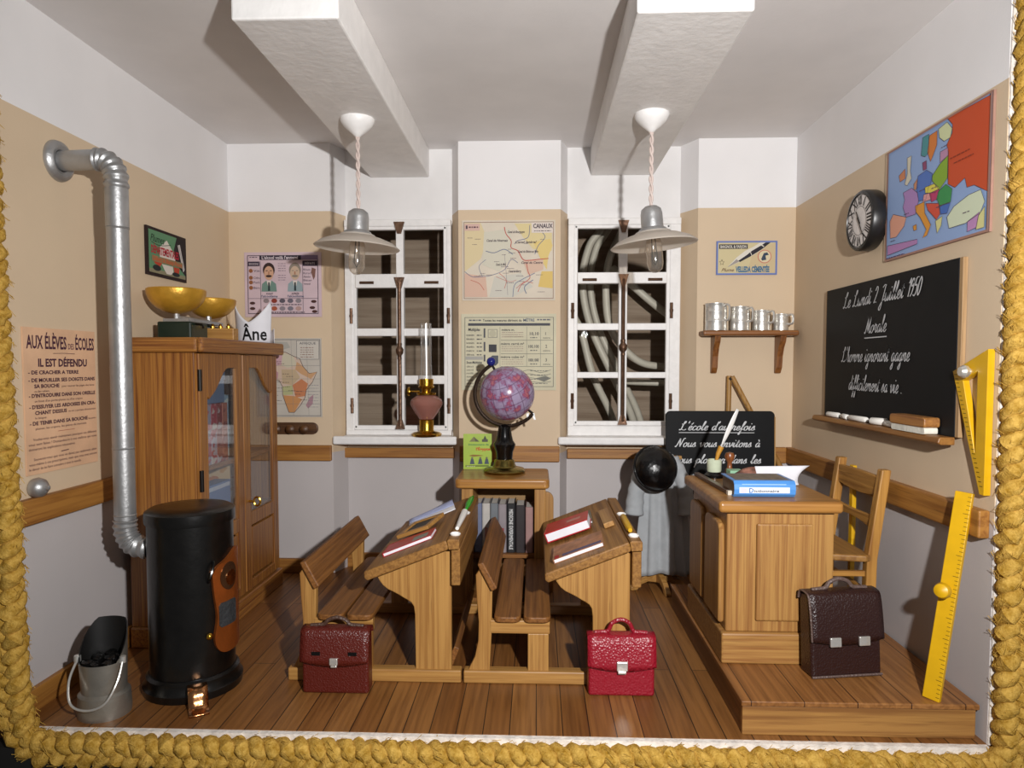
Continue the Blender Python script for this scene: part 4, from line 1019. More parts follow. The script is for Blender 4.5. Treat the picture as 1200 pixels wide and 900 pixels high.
fs.append(tuple(range(n))); fs.append(tuple((len(allr)-1)*n+j for j in range(n)))
bk.add(vs, fs, 0, True)
for q in range(len(bk.f)):
    if 4*n <= q: bk.m[q] = 1
bk.build('body', [M_zinc, plain('sooty_black', '#141312', .5)], t)
h = [(BX-.090, BY-.02, .215), (BX-.094, BY-.065, .15), (BX-.066, BY-.10, .08), (BX, BY-.108, .06), (BX+.066, BY-.10, .085), (BX+.094, BY-.065, .155), (BX+.090, BY-.02, .225)]
MB().tube(cr(h, 6),   .0045, 8).build('handle', M_tin, t)
for s_ in (-1, 1): MB().lathe([(0, -.014), (.012, -.012), (.012, .012), (0, .014)], (BX+s_*.089, BY-.02, .22), 10).build('handle_lug', M_tin, t)
M_coal = plain('coal', '#0c0b0b', .22, var=.3, bump=.6, bs=50)
rc = random.Random(4); spots = [(0, -.045, .200), (-.043, -.030, .200), (.043, -.032, .200), (-.022, .005, .203), (.026, .01, .203), (-.037, .030, .204), (.038, .032, .204), (0, .05, .206)]
for (dx, dy, z) in spots:
    m = MB(); r = rc.uniform(.021, .026); ico = bmesh.new(); bmesh.ops.create_icosphere(ico, subdivisions=2, radius=r)
    ph = rc.random()*9
    vs = [Vector(v.co)*(1+.22*math.sin(v.co.x*130+ph)*math.cos(v.co.y*110+ph*2)+.12*math.sin(v.co.z*160)) for v in ico.verts]
    fs = [tuple(v.index for v in f.verts) for f in ico.faces]; ico.free()
    m.add(vs, fs, 0, False); o = m.build('coal_lump', M_coal); o.location = (BX+dx, BY+dy, z); tag(o, 'black coal lump lying in the zinc scuttle', 'coal', 'coal lumps in the scuttle')
o = MB().lathe([(0, 0), (.078, 0), (.078, .004), (0, .004)], (BX, BY, .178), 20, sy=.92).build('coal_dust', M_coal); tag(o, 'dark layer of small coal filling the scuttle', 'coal', kind='stuff')
t = thing('domed_stud', 'silver domed stud on the left wall above the chair rail', 'stud', (XL, -1.757, .868))
MB().lathe([(.024, 0), (.036, .006), (.040, .022), (.034, .042), (.018, .056), (0, .060)], (XL+.001, -1.757, .868), 24, M=Ry(PI/2)).build('dome', M_silver, t)
MB().lathe([(.012, .05), (.009, .066), (0, .07)], (XL+.001, -1.757, .868), 12, M=Ry(PI/2)).build('tip', M_silver, t)
o = thing('coat_rack', 'dark wooden peg rack on the back wall beside the bookcase', 'rack', (-1.58, 0, .94))
MB().prism(rrect(-1.80, -1.402, .902, .978, .036, 6), -.018, 0, 'XZ').build('backboard', wood('dark_rack', '#5d3c1f', '#3e2512', 'X', .45), o, bevel=.004)
for x in (-1.655, -1.565, -1.475):
    MB().lathe([(.014, 0), (.012, .02), (.026, .035), (.028, .048), (.016, .058), (0, .06)], (x, -.018, .938), 16, M=Rx(PI/2)).build('peg', wood('dark_rack', '#5d3c1f', '#3e2512', 'X', .45), o)

# ------------------------------------------------------------------ pendant lamps
def pendant(loc, tilt, label):
    x, y = 0, 0; K = dict(local=True)
    t = thing('pendant_lamp', label, 'lamp', loc, (0, 0, 0), 'pendant lamps under the beams')
    MB().lathe([(0, 0), (.084, 0), (.085, -.010), (.07, -.034), (.044, -.058), (.022, -.076), (.012, -.086), (0, -.088)], (0, 0, 0), 28).build('ceiling_rose', plain('rose_white', '#f0eeec', .4, var=.02, bump=.1), t, **K)
    for k in range(2):
        pts = [(.0062*math.cos(i*.62+PI*k), .0062*math.sin(i*.62+PI*k), -.08-.37*i/40) for i in range(41)]
        MB().tube(pts, .0060, 7).build('twisted_flex', plain('cream_flex', '#cfbeb6', .6), t, **K)
    R_ = Ry(math.radians(tilt))
    M_ = T(0, 0, -.45) @ R_
    def bl(prof, nm, mat, n=36, **kk):
        m = MB(); m.lathe(prof, (0, 0, 0), n); m.v = [tuple(M_ @ Vector(v)) for v in m.v]; return m.build(nm, mat, t, **K, **kk)
    bl([(0, .008), (.03, .006), (.048, -.008), (.053, -.03), (.054, -.098), (.066, -.104), (.072, -.116), (.05, -.118), (0, -.118)], 'socket_cap', M_silver)
    bl([(.045, -.112), (.085, -.118), (.09, -.126), (.13, -.138), (.18, -.158), (.212, -.182), (.209, -.185), (.178, -.164), (.13, -.145), (.086, -.132), (.045, -.12)], 'lamp_shade', frosted('opal_glass', '#efe9e0'), 44)
    bl([(0, -.116), (.022, -.118), (.024, -.135), (.014, -.14), (0, -.14)], 'bulb_base', M_brass, 16)
    bl([(.018, -.136), (.034, -.155), (.040, -.18), (.040, -.275), (.033, -.30), (.016, -.315), (0, -.318)], 'bulb', M_bulb, 24)
    f = MB(); f.tube([tuple(M_ @ Vector(p)) for p in [(-.008, 0, -.14), (-.010, 0, -.20), (-.014, .004, -.255), (0, 0, -.28), (.014, -.004, -.255), (.010, 0, -.20), (.008, 0, -.14)]], .0028, 6); f.build('filament', M_dark, t, **K)
    return t
pendant((-.893, -.905, 2.566), 2.5, 'pendant lamp with opal disc shade, the one before the left window')
pendant((.558, -.92, 2.566), -5, 'pendant lamp with opal disc shade, the one before the right window')

# ------------------------------------------------------------------ oil lamp on the sill
t = thing('oil_lamp', 'pink glass and brass oil lamp with tall chimney on the left window sill', 'lamp', (-.707, .02, .892))
ox, oy, oz = -.707, .02, .8925
MB().lathe([(0, 0), (.094, 0), (.098, .012), (.085, .022), (.05, .03), (.046, .04), (.048, .10), (.04, .108), (0, .108)], (ox, oy, oz), 32).build('foot', M_brass, t)
MB().lathe([(0, .106), (.046, .108), (.075, .15), (.10, .195), (.104, .21), (.095, .235), (.062, .258), (.04, .264), (0, .264)], (ox, oy, oz), 32).build('oil_font', M_pink, t)
MB().lathe([(0, .262), (.062, .264), (.064, .276), (.03, .284), (.032, .30), (.05, .308), (.053, .318), (.046, .322), (.046, .365), (.042, .365), (.040, .33), (0, .33)], (ox, oy, oz), 28).build('burner', M_brass, t)
w = MB(); w.tube([(ox-.04, oy-.02, oz+.285), (ox-.10, oy-.03, oz+.285)], .006, 8); w.lathe([(0, -.008), (.028, -.007), (.03, 0), (.028, .007), (0, .008)], (ox-.105, oy-.03, oz+.285), 16, M=Ry(PI/2)); w.build('wick_knob', M_brass, t)
MB().lathe([(.040, .34), (.0395, .40), (.0355, .46), (.0355, .72), (.034, .72), (.034, .46), (.038, .40), (.0385, .34)], (ox, oy, oz), 28).build('chimney', M_chim, t)

# ------------------------------------------------------------------ low bookstand with globe
t = thing('low_bookcase', 'low oak bookstand under the globe, behind the desks', 'bookcase', (-.185, -.5, 0))
MB().prism(rrect(-.445, .07, -.668, -.25, .03, 4), .675, .727, 'XY').build('top_board', wood('stand_oak_top', '#b07e3f', '#8a5a2a', 'X', .3), t, bevel=.012, seg=4)
MB().box(-.412, -.348, -.628, -.28, 0, .675).build('side_board', oak('Z'), t, bevel=.005)
MB().box(-.012, .05, -.628, -.28, 0, .675).build('side_board', oak('Z'), t, bevel=.005)
MB().box(-.348, -.012, -.295, -.28, .05, .675).build('back_board', wood('stand_back', '#a58152', '#86643c', 'X', .6), t)
MB().box(-.348, -.012, -.62, -.295, .285, .305).build('shelf', brown('X'), t)
MB().box(-.348, -.012, -.62, -.295, .03, .06).build('bottom_board', brown('X'), t)
MB().prism(rrect(.05, .10, .0, .60, .045, 6)[0:7]+[(.05, .60), (.05, 0), (.10, 0)], -.34, -.31, 'XZ').build('side_wing', oak('Z'), t, bevel=.005)
bs = [(-.345, .042, .255, '#6f7690', 'slate blue book standing at the left end of the low bookstand'), (-.300, .042, .255, '#b9b4ae', 'white spined book, second from the left on the low bookstand'), (-.255, .042, .255, '#6f7479', 'mid grey book, third from the left on the low bookstand'),
      (-.210, .043, .250, '#8d8488', 'pinkish grey book left of the black lettered book'), (-.163, .045, .255, '#15161a', 'black book with white lettered spine on the low bookstand'), (-.114, .050, .245, '#2a2426', 'dark brown book right of the black lettered book'), (-.060, .040, .235, '#9c7a76', 'dusky pink book at the right end of the low bookstand')]
for x, w_, h_, c, lb in bs:
    q = book('book', lb, x, x+w_, -.588, -.41, .306, h_+.02, plain('spine'+c, c, .4, var=.06), 'books on the low bookstand', 'y0')
    if 'white lettered' in lb:
        vs, fs = text_geo('MEDECINE EXPERIMENTALE', .015); x0 = min(v[0] for v in vs); x1 = max(v[0] for v in vs)
        lm = MB(); lm.add([(x+w_/2+(yy-.35)*.030, -.5908, .306+h_-.012-(xx-x0)/(x1-x0)*(h_-.03)) for xx, yy in vs], fs); lm.build('spine_lettering', ink('#d8d8d8'), q, recalc=False)
    if x == -.210 or x == -.300:
        lm = MB().box(x+.014, x+.030, -.5912, -.5904, .33, .306+h_*.55); lm.build('spine_band', ink('#8a3b45' if x == -.210 else '#a5766a'), q)
t = thing('globe', 'small purple and red globe on black turned stand on low bookstand', 'globe', (-.185, -.42, .728))
gx, gy, gz = -.185, -.42, .728
MB().lathe([(0, 0), (.118, 0), (.122, .012), (.112, .024), (.07, .034), (.062, .045), (.058, .07), (.05, .078), (0, .078)], (gx, gy, gz), 36).build('brass_foot', plain('old_brass', '#8d7d45', .25, 1.0), t)
MB().lathe([(0, .076), (.046, .078), (.05, .12), (.062, .15), (.064, .165), (.050, .185), (.044, .21), (.036, .255), (.03, .27), (.016, .278), (0, .281)], (gx, gy, gz), 28).build('column', M_blackw, t)
gc = Vector((gx+.016, gy, gz+.455)); GR = .157
tilt = Ry(math.radians(-35))
s_ = MB(); ico = []
prof = [(GR*math.sin(PI*i/28), -GR*math.cos(PI*i/28)) for i in range(29)]
s_.lathe(prof, (0, 0, 0), 48); gb = s_.build('sphere', globe_mat(), t, local=True); gb.location = gc-Vector((gx, gy, gz)); gb.rotation_euler = (math.radians(10), math.radians(-30), math.radians(40))
ax_ = math.radians(120)
ar = [(gc.x+.187*math.cos(math.radians(a)), gy, gc.z+.187*math.sin(math.radians(a))) for a in range(118, 325, 6)]
mm = MB(); k_ = len(ar)
mm.tube(ar, .011, 8); mm.build('meridian_arm', plain('arm_bronze', '#3c2f26', .35, .7), t)
e1 = Vector(ar[0]); e2 = Vector(ar[-1])
MB().tube([tuple(e1), tuple(gc+(e1-gc)*.84)], .007, 8).tube([tuple(e2), tuple(gc+(e2-gc)*.84)], .007, 8).build('axis_pin', M_dark, t)
MB().lathe([(.026*math.sin(PI*i/10), -.026*math.cos(PI*i/10)) for i in range(11)], e1+Vector((-.004, -.008, .018)), 16).build('blue_bead', plain('blue_bead', '#1c2370', .12), t)
w = MB(); 
for q in (-1, 1): w.prism([(e2.x-.02+q*.016, e2.z+.0), (e2.x-.008+q*.016, e2.z+.004), (e2.x-.004+q*.02, e2.z-.035), (e2.x-.016+q*.02, e2.z-.035)], e2.y-.006, e2.y+.004)
w.build('wing_nut', M_silver, t)
t = thing('picture_book', 'lime green picture book about Egypt standing beside the globe', 'book', (-.352, -.29, .728))
t.rotation_euler = (0, 0, math.radians(6)); INV[t.name] = (T(-.352, -.29, .728) @ Rz(math.radians(6))).inverted()
a = Art(.168, .208, 168, 208, [plain('lime_cover', '#9bb52e', .4, var=.04)], y0=-.014)
a.mb.box(-.084, .084, -.014, -.011, -.104, .104, 0); a.mb.box(-.084, .084, .011, .014, -.104, .104, 0); a.mb.box(-.084, -.081, -.011, .011, -.104, .104, 0); a.mb.box(-.081, .082, -.011, .011, -.102, .101, a.mi(M_page))
a.poly([(35, 44), (62, 14), (95, 44)], '#7d7a55'); a.poly([(62, 14), (95, 44), (72, 44)], '#5f5c48', 2)
a.rect(110, 30, 145, 46, '#57584a'); a.poly([(118, 30), (128, 8), (138, 30)], '#4b4c42')
a.text('Dictionnaire de', 30, 150, 66, 10, '#3f7d52', 3, bold=.015); a.text("l'Égypte", 75, 160, 96, 16, '#c2452a', 3, bold=.03)
a.poly([(30, 128), (55, 121), (100, 124), (120, 128), (60, 134)], '#8a6a35')
for cx in (52, 100, 138): a.poly([(cx-14, 178), (cx-8, 150), (cx, 140), (cx+8, 150), (cx+14, 178)], '#4d5560'); a.ell(cx, 142, 6, 7, '#6b6a58', 3)
a.rect(12, 184, 150, 194, '#6f7f3a'); a.text('illustré', 20, 70, 193, 6, '#e9ecc8', 3)
o = a.mb.build('cover', a.mats, t, local=True, recalc=False); o.location = (0, 0, .104)

# ------------------------------------------------------------------ easel and its blackboard
t = thing('easel', 'wooden stick easel behind the lettered blackboard in the back right corner', 'easel', (1.2, -.08, 0))
ew = lambda ax: wood('easel_wood', '#b58a4c', '#8f6530', ax, .45)
MB().tube([(1.178, -.05, 0), (1.193, -.05, 1.28)], [.017, .015], 10).build('leg', ew('Z'), t)
MB().tube([(1.203, -.075, 1.275), (1.45, -.075, .82), (1.53, -.075, .675)], [.015, .016, .017], 10).build('leg', ew('Z'), t)
MB().tube([(.97, -.055, 0), (1.185, -.06, 1.04)], [.017, .015], 10).build('leg', ew('Z'), t)
MB().tube([(1.195, -.085, 1.262), (1.195, -.036, 1.262)], .009, 8).build('pivot_pin', M_dark, t)
MB().box(.82, 1.50, -.155, -.075, .503, .528).build('ledge', ew('X'), t, bevel=.004)
t = thing('blackboard', 'black lettered board about the old school resting on the easel', 'board', (1.124, -.13, .53))
t.rotation_euler = (math.radians(-3), 0, 0); K = dict(local=True)
MB().prism(rrect(-.33, .33, 0, .535, .03, 5), -.012, .012, 'XZ').build('panel', plain('board_black', '#101113', .6, var=.08, vs=6, spec=.2), t, bevel=.003, **K)
MB().box(.327, .334, -.0125, .0125, .02, .50).build('wood_edge', ew('Z'), t, **K)
a = Art(.66, .535, 127, 107, [ink('#d4d6d8', .9)], y0=-.0125)
a.mats = [ink('#d4d6d8', .9)]
a.script("L'école d'autrefois", 15, 104, 23.5, 5.2, '#d4d6d8', pen=.21); a.rect(15, 26.2, 103, 26.9, '#d4d6d8', 1)
a.script("Nous vous invitons à", 10, 110, 44, 5.2, '#d4d6d8', pen=.21)
a.script("vous plonger dans les", 10, 111, 64, 5.2, '#d4d6d8', pen=.21)
a.script("souvenirs", 11, 62, 83, 5.2, '#d4d6d8', pen=.21)
o = a.mb.build('chalk_lettering', a.mats, t, recalc=False, **K); o.location = (0, 0, .2675)

# ------------------------------------------------------------------ coat stand with smock and hat
t = thing('coat_stand', 'wooden coat stand behind the right desk, holding smock and hat', 'stand', (.735, -.235, 0))
MB().tube([(.735, -.215, .06), (.735, -.215, .86)], .016, 10).build('post', oak('Z'), t)
def foot(ang):
    M_ = T(.735, -.215, 0) @ Rz(ang)
    m = MB().prism([(.0, .03), (.0, .10), (.06, .095), (.13, .065), (.185, .02), (.185, 0), (.145, 0), (.12, .03), (.07, .045)], -.016, .016, 'XZ', M=M_); m.build('foot', oak('X'), t, bevel=.005)
for k in (200, 250+30, 340, 90): foot(math.radians(k))
MB().tube([(.60, -.215, .79), (.87, -.215, .79)], .012, 8).build('hanger_bar', oak('X'), t)
t = thing('smock', 'long grey school smock hanging on the coat stand', 'smock', (.735, -.25, .8))
def sm(u, v):  # u round the body, v downwards
    a = 2*PI*u; z = .80-.70*v; wx = .085+.055*min(1, v*4)*0+.07*v**.7+.02*(v < .02)
    fold = (.018*math.sin(9*a+1.3)+.010*math.sin(5*a+2))*min(1, v*1.6)
    x = .742+(wx+fold)*math.cos(a)+.015*v; y = -.25+(.042+.022*v+fold*.8)*math.sin(a)
    return Vector((x, y, z+.012*math.sin(3*a)*v))
MB().grid(sm, 90, 24).build('skirt', M_smock, t, solid=.006)
def sleeve(sg):
    pts = cr([(.735+sg*.07, -.25, .79), (.735+sg*.115, -.265, .70), (.735+sg*.145, -.275, .58), (.735+sg*.155, -.28, .46)], 6)
    m = MB(); m.tube(pts, [.035+.018*i/(len(pts)-1)+.003*math.sin(i*1.9) for i in range(len(pts))], 16, caps=False); m.build('sleeve', M_smock, t, solid=.006)
sleeve(-1); sleeve(1)
MB().tube([(.735+.07*math.cos(x*PI/10), -.25+.05*math.sin(x*PI/10), .803) for x in range(20)], .014, 8, closed=True).build('collar', M_smock, t)
o = thing('hat', 'glossy black round hat hanging in front of the grey smock', 'hat', (.70, -.36, .75))
hr = .128
pr_ = [(0, .10)]+[(hr*math.sin(PI/2*i/10), .10*math.cos(PI/2*i/10)) for i in range(1, 11)]+[(hr+.002, -.012), (hr-.01, -.022), (hr-.02, -.016), (0, -.016)]
mt = plain('glossy_black_felt', '#0a0a0b', .25, bump=.5, bs=28)
MB().lathe(pr_, (.690, -.375, .750), 40, M=Rz(.3) @ Rx(math.radians(72))).build('crown', mt, o)
MB().tube([tuple(Vector((.690, -.375, .750))+(Rz(.3) @ Rx(math.radians(72))) @ Vector((hr*1.0*math.cos(2*PI*i/40), hr*1.0*math.sin(2*PI*i/40), -.012))) for i in range(40)], .010, 8, closed=True).build('brim', mt, o)
MB().tube([(.69, -.345, .76), (.735, -.24, .80)], .006, 6).build('hanging_loop', mt, o)

# ------------------------------------------------------------------ shelf with measuring cups
t = thing('wall_shelf', 'small brown wooden shelf on two brackets below the pen poster', 'shelf', (1.30, -.06, 1.54))
MB().box(1.012, 1.585, -.135, 0, 1.525, 1.557).build('shelf_board', wood('shelf_wood', '#8d5a2c', '#683c1b', 'X', .4), t, bevel=.01, seg=3)
for x in (1.105, 1.50):
    MB().prism([(0, 1.525), (-.115, 1.525), (-.105, 1.49), (-.075, 1.45), (-.055, 1.40), (-.045, 1.33), (-.02, 1.295), (0, 1.295)], x-.018, x+.018, 'YZ').build('bracket', wood('shelf_wood', '#8d5a2c', '#683c1b', 'Z', .4), t, bevel=.004)
def cup(x, r, h, label):
    t = thing('measuring_cup', label, 'cup', (x, -.070, 1.558), (0, 0, 0), 'tin measuring cups on the shelf'); K = dict(local=True)
    p = [(0, 0), (r, 0), (r, .006), (r*.985, .012), (r*.985, h*.33), (r, h*.35), (r*.985, h*.37), (r*.985, h*.68), (r, h*.70), (r*.985, h*.72), (r*.985, h-.008), (r*1.02, h-.004), (r*1.02, h), (r*.95, h), (r*.95, .008), (0, .008)]
    MB().lathe(p, (0, 0, 0), 36).build('body', M_tin, t, **K)
    ca = math.radians(-58); cx, cy = r*math.cos(ca), r*math.sin(ca); ux, uy = math.cos(ca), math.sin(ca); L = .042
    pts = [(cx, cy, h*.88), (cx+ux*L*.6, cy+uy*L*.6, h*.93), (cx+ux*L, cy+uy*L, h*.85), (cx+ux*L, cy+uy*L, h*.45), (cx+ux*L*.6, cy+uy*L*.6, h*.36), (cx, cy, h*.38)]
    MB().tube(cr(pts, 4), .007, 6).build('handle', M_tin, t, **K)
cup(1.10, .066, .165, 'largest tin measuring cup, at the left end of the shelf')
cup(1.245, .058, .145, 'second largest tin measuring cup on the shelf')
cup(1.375, .052, .122, 'second smallest tin measuring cup on the shelf')
cup(1.495, .045, .100, 'smallest tin measuring cup, at the right end of the shelf')

# ------------------------------------------------------------------ right wall: clock, blackboard, tools
t = thing('wall_clock', 'round black wall clock with roman numerals beside the Europe map', 'clock', (1.565, -.995, 2.03))
RX = lambda: Ry(-PI/2)
cc = (1.597, -.995, 2.03)
MB().lathe([(0, 0), (.138, 0), (.142, .01), (.142, .062), (.136, .07), (.126, .072), (.124, .066), (0, .066)], cc, 48, M=RX()).build('case', plain('clock_black', '#1b1918', .35), t)
MB().lathe([(0, .0662), (.124, .0662), (.124, .0668), (0, .0668)], cc, 48, M=RX()).build('face', plain('clock_face', '#dcd6d2', .5, var=.03), t)
nm = MB(); 
def cq(r, a, lay=0): a = math.radians(a); return Vector((1.597-.0682-.0006*lay, -.995-r*math.sin(a), 2.03+r*math.cos(a)))
ROM = ['XII', 'I', 'II', 'III', 'IIII', 'V', 'VI', 'VII', 'VIII', 'IX', 'X', 'XI']
for i in range(12):
    s_ = ROM[i]; vs, fs = text_geo(s_, .02); x0 = min(v[0] for v in vs); x1 = max(v[0] for v in vs); wv = (x1-x0)
    k = .042/CAPH; kx = min(k, .038/wv)
    th = math.radians(i*30)
    V = []
    for x, y in vs:
        lx = (x-(x0+x1)/2)*kx; ly = .074+y*k
        ry = lx*math.cos(th)+ly*math.sin(th); rz = -lx*math.sin(th)+ly*math.cos(th)
        V.append((1.597-.0682, -.995-ry, 2.03+rz))
    nm.add(V, fs)
for r0, r1 in ((.119, .122), (.066, .068)):
    nm.add([cq(r, 360*i/60) for i in range(60) for r in (r0, r1)], [(2*i, 2*i+1, (2*i+3) % 120, (2*i+2) % 120) for i in range(60)])
nm.build('numerals', ink('#2a2422'), t, recalc=False)
def hand(ang, L, w, nm_, lay):
    m = MB(); a = math.radians(ang); d = Vector((0, -math.sin(a), math.cos(a))); p = Vector((0, -math.cos(a), -math.sin(a))); c0 = Vector((1.597-.071-.002*lay, -.995, 2.03))
    m.add([c0-d*.02+p*w, c0-d*.02-p*w, c0+d*L-p*w*.4, c0+d*L+p*w*.4], [(0, 1, 2, 3)]); m.build(nm_, M_dark, t, solid=.002)
hand(330, .055, .005, 'hour_hand', 0); hand(148, .085, .004, 'minute_hand', 1)

t = thing('wall_blackboard', 'large framed blackboard with a moral lesson on the right wall', 'board', (1.59, -1.115, 1.41), (0, 0, -PI/2)); K = dict(local=True)
BW, BH = 1.165, .675
MB().box(-BW/2, BW/2, -.012, .008, -BH/2, BH/2).build('panel', plain('board_black', '#101113', .6, var=.08, vs=6, spec=.2), t, bevel=.002, **K)
fb = wood('pale_board_wood', '#b08f68', '#93744e', 'Z', .6)
MB().box(BW/2, BW/2+.022, -.010, .008, -BH/2, BH/2).build('side_edge', fb, t, bevel=.002, **K)
MB().box(-BW/2-.014, -BW/2, -.010, .008, -BH/2, BH/2).build('side_edge', fb, t, bevel=.002, **K)
a = Art(BW, BH, 1165, 675, [ink('#c9cacc', .9)], y0=-.0125, L=.0006)
c = '#c9cacc'
a.script('Le Lundi 2 Juillet 1950', 205, 930, 112, 37, c, pen=.17)
a.script('Morale', 440, 650, 250, 37, c, pen=.17); a.rect(440, 270, 650, 275, c, 1)
a.script("L'homme ignorant gagne", 200, 850, 385, 36, c, pen=.17)
a.script('difficilement sa vie .', 290, 790, 525, 36, c, pen=.17)
o = a.mb.build('chalk_writing', a.mats, t, recalc=False, **K)
m = MB().prism([(-.075, -.022), (-.070, -.004), (-.062, 0), (-.010, 0), (-.010, -.03), (-.06, -.03)], -BW/2-.015, BW/2+.005, 'YZ')
m.v = [(x, y, z-BH/2+.0) for x, y, z in m.v]; m.build('chalk_tray', wood('tray_wood', '#96672f', '#75491f', 'X', .45), t, bevel=.004, **K)
zt_ = 1.41-BH/2
def chalk(y0, L, yaw, label, x=1.55, r=.0135):
    o = MB().tube([(-L/2, 0, 0), (-L/2+.004, 0, 0), (L/2-.004, 0, 0), (L/2, 0, 0)], [r*.8, r, r, r*.8], 12).build('chalk_stick', M_chalk)
    o.location = (x, y0, zt_+r+.0012); o.rotation_euler = (0, 0, -PI/2+yaw); tag(o, label, 'chalk', 'chalk sticks on the blackboard tray')
chalk(-.71, .105, .12, 'short white chalk stick at the far end of the chalk tray')
chalk(-.845, .085, -.15, 'white chalk stick, second from the far end of the tray')
chalk(-.985, .155, .05, 'longest white chalk stick in the middle of the chalk tray')
chalk(-1.185, .085, .35, 'stubby white chalk stick left of the board eraser', r=.0165)
chalk(-1.29, .10, -.06, 'white chalk stick touching the left end of the board eraser')
t = thing('board_eraser', 'wooden blackboard eraser with white felt pad on the chalk tray', 'eraser', (1.545, -1.48, zt_+.001), (0, math.radians(0), -PI/2))
MB().prism(rrect(-.125, .125, 0, .026, .009, 3), -.026, .026, 'XZ').build('felt_pad', plain('white_felt', '#dfdccf', .95, bump=.3), t, local=True)
MB().prism(rrect(-.132, .132, .026, .066, .012, 3), -.031, .031, 'XZ').build('wooden_back', wood('eraser_wood', '#a8743a', '#85552a', 'X', .45), t, bevel=.004, local=True)

t = thing('set_square', 'yellow wooden set square hanging from a nail on the right wall', 'set square', (1.588, -1.80, 1.3))
outer = [(-1.685, 1.322), (-1.885, 1.402), (-1.885, .885), (-1.862, .885)]
i_ = [(-1.745, 1.290), (-1.832, 1.325), (-1.832, 1.06)]
m = MB(); x0, x1 = 1.574, 1.598
def V3(p, x): return (x, p[0], p[1])
O, I = [(-1.685, 1.322), (-1.885, 1.402), (-1.885, .885), (-1.862, .885)], [(-1.748, 1.288), (-1.830, 1.322), (-1.830, 1.03), (-1.826, 1.03)]
vs = [V3(p, x) for x in (x0, x1) for p in O+I]; fs = []
for k in range(4):
    n_ = (k+1) % 4; fs += [(k, n_, 4+n_, 4+k), (8+k, 8+4+k, 8+4+n_, 8+n_), (k, 8+k, 8+n_, n_), (4+k, 4+n_, 12+n_, 12+k)]
m.add(vs, fs); m.build('frame', M_yellow, t, bevel=.004)
MB().lathe([(0, 0), (.012, 0), (.012, .03), (.022, .034), (.024, .045), (.016, .058), (0, .062)], (1.597, -1.785, 1.322), 20, M=RX()).build('nail_head', M_tin, t)
tk = MB()
for k in range(26):
    f = k/26; y = -1.69-(1.862-1.69)*f; z = 1.31-(1.31-.90)*f; tk.box(1.5733, 1.5739, y-.022, y-.006, z-.0012, z+.0012)
tk.build('graduations', ink('#5c4a10'), t)

t = thing('metre_ruler', 'yellow wooden metre rule with round knob leaning on the right wall', 'ruler', (1.44, -1.855, ZP))
p0, p1 = Vector((1.440, -1.842, ZP+.001)), Vector((1.553, -1.815, .885))
d = (p1-p0); L = d.length; d.normalize()
side = Vector((0, 1, 0)); side = (side-d*side.dot(d)).normalized(); nrm = d.cross(side)
Mr = Matrix((( side.x, nrm.x, d.x, p0.x), (side.y, nrm.y, d.y, p0.y), (side.z, nrm.z, d.z, p0.z), (0, 0, 0, 1)))
mrot = Mr @ Rz(math.radians(38))
rb = MB().box(-.029, .029, -.010, .010, 0, L, M=mrot); rb.build('blade', M_yellow, t, bevel=.003)
kk = mrot @ Vector((-.008, .0, L*.52)); 
kn = mrot.to_3x3() @ Vector((0, -1, 0))
if kn.x > 0: kn = -kn
kp = mrot @ Vector((0, 0, L*.53))
MB().lathe([(.010, 0), (.010, .02), (.024, .03), (.029, .046), (.024, .062), (.010, .07), (0, .071)], kp+kn*.010, 18, M=kn.to_track_quat('Z', 'Y').to_matrix().to_4x4()).build('knob', M_yellow, t)
tk = MB(); sg = 1 if kn.dot(mrot.to_3x3() @ Vector((0, 1, 0))) > 0 else -1
for k in range(1, 50):
    w = .02 if k % 5 == 0 else .012; z = L*k/50
    tk.box(-.028, -.028+w, sg*.0101, sg*.0107, z-.0009, z+.0009, M=mrot)
tk.build('graduations', ink('#5c4a10'), t)

# ------------------------------------------------------------------ posters and maps
# school rules
w, h = .425, .575; P = plain('salmon_paper', '#dfb591', .75, var=.08, vs=6); a = Art(w, h, 85, 170, [P]); c = '#4a2b3c'; fl_ = '#8d6350'
a.text('AUX ÉLÈVES', 3, 48, 24, 15, c, bold=.02); a.text('DES', 50, 57, 24, 7, '#6a4650', bold=.01); a.text('ÉCOLES', 59, 83, 24, 15, c, bold=.02)
a.line([(32, 29.5), (45, 29), (58, 29.5)], .6, c)
a.text('IL EST DÉFENDU', 15, 73, 45, 9, c, bold=.03)
rows = [(54, '- DE CRACHER A TERRE', 4, 62), (63, '- DE MOUILLER SES DOIGTS DANS', 4, 83), (70, 'SA BOUCHE', 10, 38), (81, "- D'INTRODUIRE DANS SON OREILLE", 4, 83), (94, "- D'ESSUYER LES ARDOISES EN CRA-", 4, 83), (101, 'CHANT DESSUS', 10, 46), (113, '- DE TENIR DANS SA BOUCHE', 4, 72)]
for v, s, u0, u1 in rows: a.text(s, u0, u1, v, 4.2, c, bold=.03)
a.text('pour tourner les pages des livres', 41, 82, 70, 2.4, c); a.text('ou des cahiers', 10, 26, 75, 2.4, c)
a.text("un bout d'un porte-plume ou d'un crayon", 10, 66, 86.5, 2.6, c); a.text('ou en y portant directement', 48, 83, 101, 2.4, c); a.text('la langue', 10, 22, 106, 2.4, c)
a.text('les porte-', 73, 83, 113, 2.4, c); a.text('plumes, les crayons, les pièces de monnaie', 10, 70, 118.5, 2.6, c); a.line([(35, 123), (55, 123)], .5, '#a04a3a')
for k, s in enumerate(('Voulez-vous savoir maintenant pourquoi ces défenses', 'vous sont faites ? Demandez-le à vos maîtres qui vous', 'donneront les explications nécessaires.')): a.text(s, 7 if k == 0 else 2, 83 if k < 2 else 55, 131+k*5.5, 3, c)
a.line([(38, 148), (47, 147.4)], 1, c)
